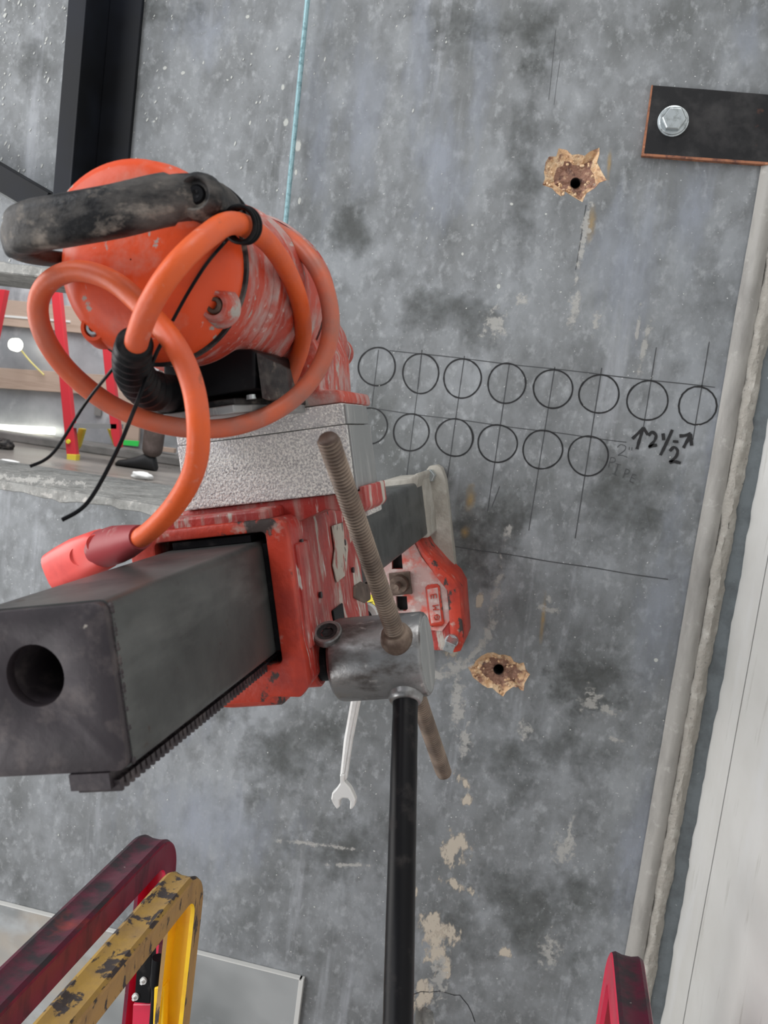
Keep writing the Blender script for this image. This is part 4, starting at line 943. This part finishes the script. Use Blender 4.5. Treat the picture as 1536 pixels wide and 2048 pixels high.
# spreader hardware on the yellow rail
def hw_box(name, pxs, Y0, Y1, m, r, bev=.0015):
    bm = BM(); prism(bm, [(P(x, y, Y0).x, P(x, y, Y0).z) for x, y in pxs], FY, Y0, Y1); return rp(name, bm, m, r, bevel=bev)
hb = hw_box('hinge_bracket', ((274,1918),(290,1898),(303,1900),(300,2008),(268,2006)), 1.02, 1.035, M_blackclean, yr)
for px, py in ((288, 1960), (272, 1992)):
    p = P(px, py, 1.02); bm = BM(); lathe(bm, [(0, .0045), (-.003, .0045), (-.003, .0022), (-.008, .0020), (-.008, 0)], p, (0, 1, 0), 16); o = finish('rivet', bm, M_wrench, hb, smooth=40, origin=yr.location)
p0 = P(318, 1915, .985); p1 = P(304, 2100, .985)
bm = BM(); sweep(bm, [p0, p0.lerp(p1, .3), p0.lerp(p1, .35), p1], [.0085, .0085, .006, .006], 16); rp('hinge_pin', bm, M_blackclean, yr, smooth=40)
hw_box('lower_channel', ((266,2008),(302,2008),(300,2200),(258,2200)), 1.03, 1.05, M_mag, yr)
hw_box('side_channel', ((308,1976),(328,1972),(322,2200),(300,2200)), .975, .99, M_yel, yr)
hw_box('strap', ((300,1884),(345,1880),(347,1889),(300,1890)), 1.06, 1.064, M_magdark, rr, .0006)

# ------------------------------------------------------------------ THE ROOM BEHIND THE OPENING
YB = 7.0
fz = P(145, 920, 6.0).z
bm = BM(); box(bm, (-7, WY+WT, fz-.1), (2, YB+.2, fz)); tag(finish('floor_back_room', bm, M_floor2), kind='structure')
bm = BM(); box(bm, (-7, YB, fz), (2, YB+.1, fz+3.5)); bw = tag(finish('wall_back', bm, M_sheet), kind='structure')
bm = BM(); box(bm, (-7.1, WY+WT, fz), (-7, YB, fz+3.5)); tag(finish('wall_left', bm, M_sheet), kind='structure')
# curb at the foot of back wall
zt = P(100, 878, YB-.35).z
bm = BM(); box(bm, (-7, YB-.35, fz), (2, YB, zt)); tag(finish('trim_4', bm, M_curb, bevel=.01), kind='structure')
def bgbox(name, pxs, Y, d, m, label=None, cat=None, group=None, parent=None):
    bm = BM(); prism(bm, [(P(x, y, Y).x, P(x, y, Y).z) for x, y in pxs], FY, Y, Y+d); o = finish(name, bm, m, parent, bevel=.004 if parent is None else None)
    if label: tag(o, label, cat, group)
    return o
bgbox('timber_rail', ((-200,578),(420,640),(420,692),(-200,630)), YB-.06, .05, M_wood, 'upper pale timber rail across the silver sheeted wall of the room behind', 'timber')
bgbox('timber_rail', ((-200,722),(420,764),(420,806),(-200,762)), YB-.06, .05, M_wood, 'lower pale timber rail across the silver sheeted wall of the room behind', 'timber')
bgbox('timber_post', ((228,782),(282,785),(276,890),(224,886)), YB-.09, .03, M_wood, 'pale timber post behind the red ladder in the far room', 'timber')
bgbox('joint_cover', ((-200,612),(140,641),(140,645),(-200,617)), YB-.07, .01, M_white, None, parent=bw)
lt = bgbox('light_batten', ((-200,838),(104,855),(104,869),(-200,851)), YB-.12, .05, M_tubeglare, 'bright white strip light low on the far wall', 'lamp')
bgbox('green_tape', ((246,880),(278,882),(276,893),(245,890)), YB-.37, .01, M_green, 'small bright green tape piece on the curb by the worker', 'tape')
bgbox('wall_notch', ((190,806),(203,808),(201,832),(188,830)), YB-.03, .02, M_curb, None, parent=bw)
# glare on the silver wall, added as a glowing disc, with yellow cord
c = P(34, 690, YB-.2)
bm = BM(); lathe(bm, [(-.05, .03), (-.05, .05), (.0, .055), (.03, .02)], c, (0, 1, 0), 24); lp = finish('wall_glare', bm, M_tubeglare, smooth=40); tag(lp, 'small glowing disc in place of a glare on the far silver wall', 'lamp')
bm = BM(); sweep(bm, spline([c, P(46, 705, YB-.12), P(62, 724, YB-.1), P(88, 750, YB-.1)], 6), .007, 8); finish('yellow_cord', bm, mat('yellow_lead', (.8, .7, .25), .5), lp)
# red ladder of the far room
YL = 6.0
lr = empty('fibreglass_ladder', P(145, 920, YL), label='red stepladder with yellow rear legs in the room behind the opening', cat='ladder')
def lad(name, pxs, m, d=.05, Y=YL, **k):
    bm = BM(); prism(bm, [(P(x, y, Y).x, P(x, y, Y).z) for x, y in pxs], FY, Y, Y+d); return rp(name, bm, m, lr, bevel=.004, **k)
lad('side_rail', ((86,420),(102,420),(152,912),(151,923),(134,922),(133,912)), M_ladred)
lad('side_rail', ((176,420),(190,420),(239,870),(240,895),(228,893),(222,870)), M_ladred)
for y0, xa_, xb_ in ((846, 146, 234),):
    lad('step', ((xa_, y0), (xb_, y0+2), (xb_, y0+12), (xa_, y0+10)), M_step, .1)
lad('rear_leg', ((157,856),(168,858),(158,892),(150,905),(148,890)), M_ladyel, .04, YL+.12, label='yellow rear leg')
lad('rear_leg', ((213,856),(223,860),(236,888),(234,896),(226,890)), M_ladyel, .04, YL+.12)
lad('foot_pad', ((133,908),(152,909),(151,924),(133,922)), M_ladyel, .06, YL-.004)
p = P(137, 883, YL-.01); bm = BM(); lathe(bm, [(0, .017), (-.01, .015), (-.01, 0)], p, (0, 1, 0), 16); rp('rail_sticker', bm, M_lab, lr)
# second ladder, only its rail shows at the far left
l2 = bgbox('fibreglass_ladder', ((-6,578),(10,579),(-14,700),(-34,930),(-52,930),(-30,690)), YL+.3, .06, M_ladred, 'edge of a second red ladder at the far left of the opening', 'ladder')
# small things on the floor
def blob(name, px, py, s, m, label, cat, Y=5.6):
    p = P(px, py, Y); bm = BM(); bmesh.ops.create_icosphere(bm, subdivisions=3, radius=1)
    for v in bm.verts:
        k = 1+.28*nz(v.co*1.7+Vector((px, 0, 0)), 1.3); v.co = Vector((v.co.x*s[0]*k, v.co.y*s[1]*k, max(v.co.z, -.6)*s[2]*k))
    o = finish(name, bm, m, smooth=70); o.location = (p.x, p.y, fz+s[2]*.62); tag(o, label, cat); return o
def yfloor(px, py): a, b = ratio(px, py); return (fz-CAM.z)/b
for nm, px, py, s, m, lb, ct in (('rag', 284, 958, (.075, .05, .03), M_white, 'crumpled white rag on the wet floor near the worker', 'rag'), ('tool_bag', 8, 898, (.07, .07, .05), M_rubber, 'small black bag on the floor at the left edge of the opening', 'bag'), ('paper_scrap', 18, 925, (.07, .04, .012), M_white, 'flat white paper scrap on the floor below the black bag', 'paper')):
    blob(nm, px, py, s, m, lb, ct, yfloor(px, py))
bgbox('pipe_offcut', ((318,893),(348,897),(348,906),(317,902)), yfloor(330, 925)-.02, .05, M_wood, 'short pale pipe offcut leaning behind the worker boot', 'pipe')

# worker: one continuous figure, legs seen past the drill
def skin_mesh(name, verts, edges, radii, m, parent, root=0, sub=2, smooth=True):
    me = bpy.data.meshes.new(name); me.from_pydata([Vector(v) for v in verts], edges, []); o = bpy.data.objects.new(name, me); COL.objects.link(o); o.parent = parent
    sk = o.modifiers.new('skin', 'SKIN'); sk.use_smooth_shade = True
    sv = me.skin_vertices[0].data
    for i, r in enumerate(radii): sv[i].radius = (r, r) if not isinstance(r, tuple) else r; sv[i].use_root = (i == root)
    s = o.modifiers.new('sub', 'SUBSURF'); s.levels = sub; s.render_levels = sub
    me.materials.append(m); return o
ft = P(300, 938, 5.55); yw = yfloor(300, 938)
pr = empty('person', (P(300, 938, yw).x, yw, fz), label='person in brown work trousers and black boots stepping past the far ladder', cat='person')
# facing left (-x); front foot at origin, rear foot behind (+x)
body_v = [(.22, 0, .92), (.21, 0, 1.12), (.19, 0, 1.34), (.18, 0, 1.48), (.165, 0, 1.60), (.155, 0, 1.70),
          (.19, -.09, .86), (.06, -.09, .50), (.04, -.09, .10), (.20, .09, .86), (.32, .09, .50), (.50, .09, .16),
          (.19, -.19, 1.42), (.16, -.24, 1.15), (.00, -.20, .98), (.19, .19, 1.42), (.26, .24, 1.15), (.14, .22, .95)]
body_e = [(0,1),(1,2),(2,3),(3,4),(4,5),(0,6),(6,7),(7,8),(0,9),(9,10),(10,11),(2,12),(12,13),(13,14),(2,15),(15,16),(16,17)]
body_r = [.13, .125, .14, .06, .085, .088, .095, .062, .045, .095, .062, .045, .058, .045, .030, .058, .045, .030]
skin_mesh('body', body_v, body_e, body_r, M_skin, pr)
skin_mesh('trousers', [(.22,0,1.0),(.22,0,.90),(.19,-.09,.84),(.06,-.09,.50),(.05,-.09,.28),(.045,-.09,.09),(.20,.09,.84),(.32,.09,.50),(.42,.09,.30),(.50,.09,.17)], [(0,1),(1,2),(2,3),(3,4),(4,5),(1,6),(6,7),(7,8),(8,9)], [.15,.145,.105,.085,.080,.078,.105,.085,.078,.072], M_cloth, pr, 1)
skin_mesh('shirt', [(.22,0,.90),(.21,0,1.15),(.19,0,1.36),(.18,0,1.46),(.19,-.20,1.42),(.16,-.25,1.15),(.03,-.21,1.0),(.19,.20,1.42),(.26,.25,1.15),(.16,.225,.98)], [(0,1),(1,2),(2,3),(2,4),(4,5),(5,6),(2,7),(7,8),(8,9)], [.165,.155,.155,.07,.072,.058,.045,.072,.058,.045], M_shirt, pr, 1)
for ox, oy, pit in ((0, -.09, 0), (.50, .09, .5)):
    bm = BM(); rings = []
    for x, w, h in ((.09, .035, .05), (.07, .045, .11), (.02, .05, .13), (-.06, .052, .09), (-.14, .055, .06), (-.20, .045, .045), (-.225, .02, .02)):
        rings.append([bm.verts.new((x, w*math.cos(a), h*.5+h*.5*math.sin(a)*(1 if math.sin(a) > 0 else 1))) for a in (2*PI*k/16 for k in range(16))])
    for a, b in zip(rings, rings[1:]):
        for k in range(16): bm.faces.new((a[k], a[(k+1) % 16], b[(k+1) % 16], b[k]))
    bm.faces.new(rings[0][::-1]); bm.faces.new(rings[-1])
    if pit: bmesh.ops.transform(bm, matrix=Matrix.Translation((0, 0, .05)) @ Matrix.Rotation(-pit, 4, 'Y'), verts=bm.verts)
    o = finish('boot', bm, M_boot, pr, smooth=50); o.location = (ox, oy, 0)
bm = BM(); bmesh.ops.create_uvsphere(bm, u_segments=24, v_segments=16, radius=.105, matrix=Matrix.Translation((.165, 0, 1.725)) @ Matrix.Diagonal((1, .85, .85, 1))); finish('hair', bm, M_hair, pr, smooth=70)
for sy, hx_, hz_ in ((-.2, -.03, .93), (.22, .10, .90)):
    for k in range(5):
        a = (k-2)*.3; skin_mesh('finger', [(hx_+.02, sy, hz_+.03), (hx_-.015, sy+.013*(k-2), hz_-.02), (hx_-.03, sy+.015*(k-2), hz_-.05-.008*(2-abs(k-2)))], [(0,1),(1,2)], [.016,.009,.008], M_skin, pr, 0, 1)
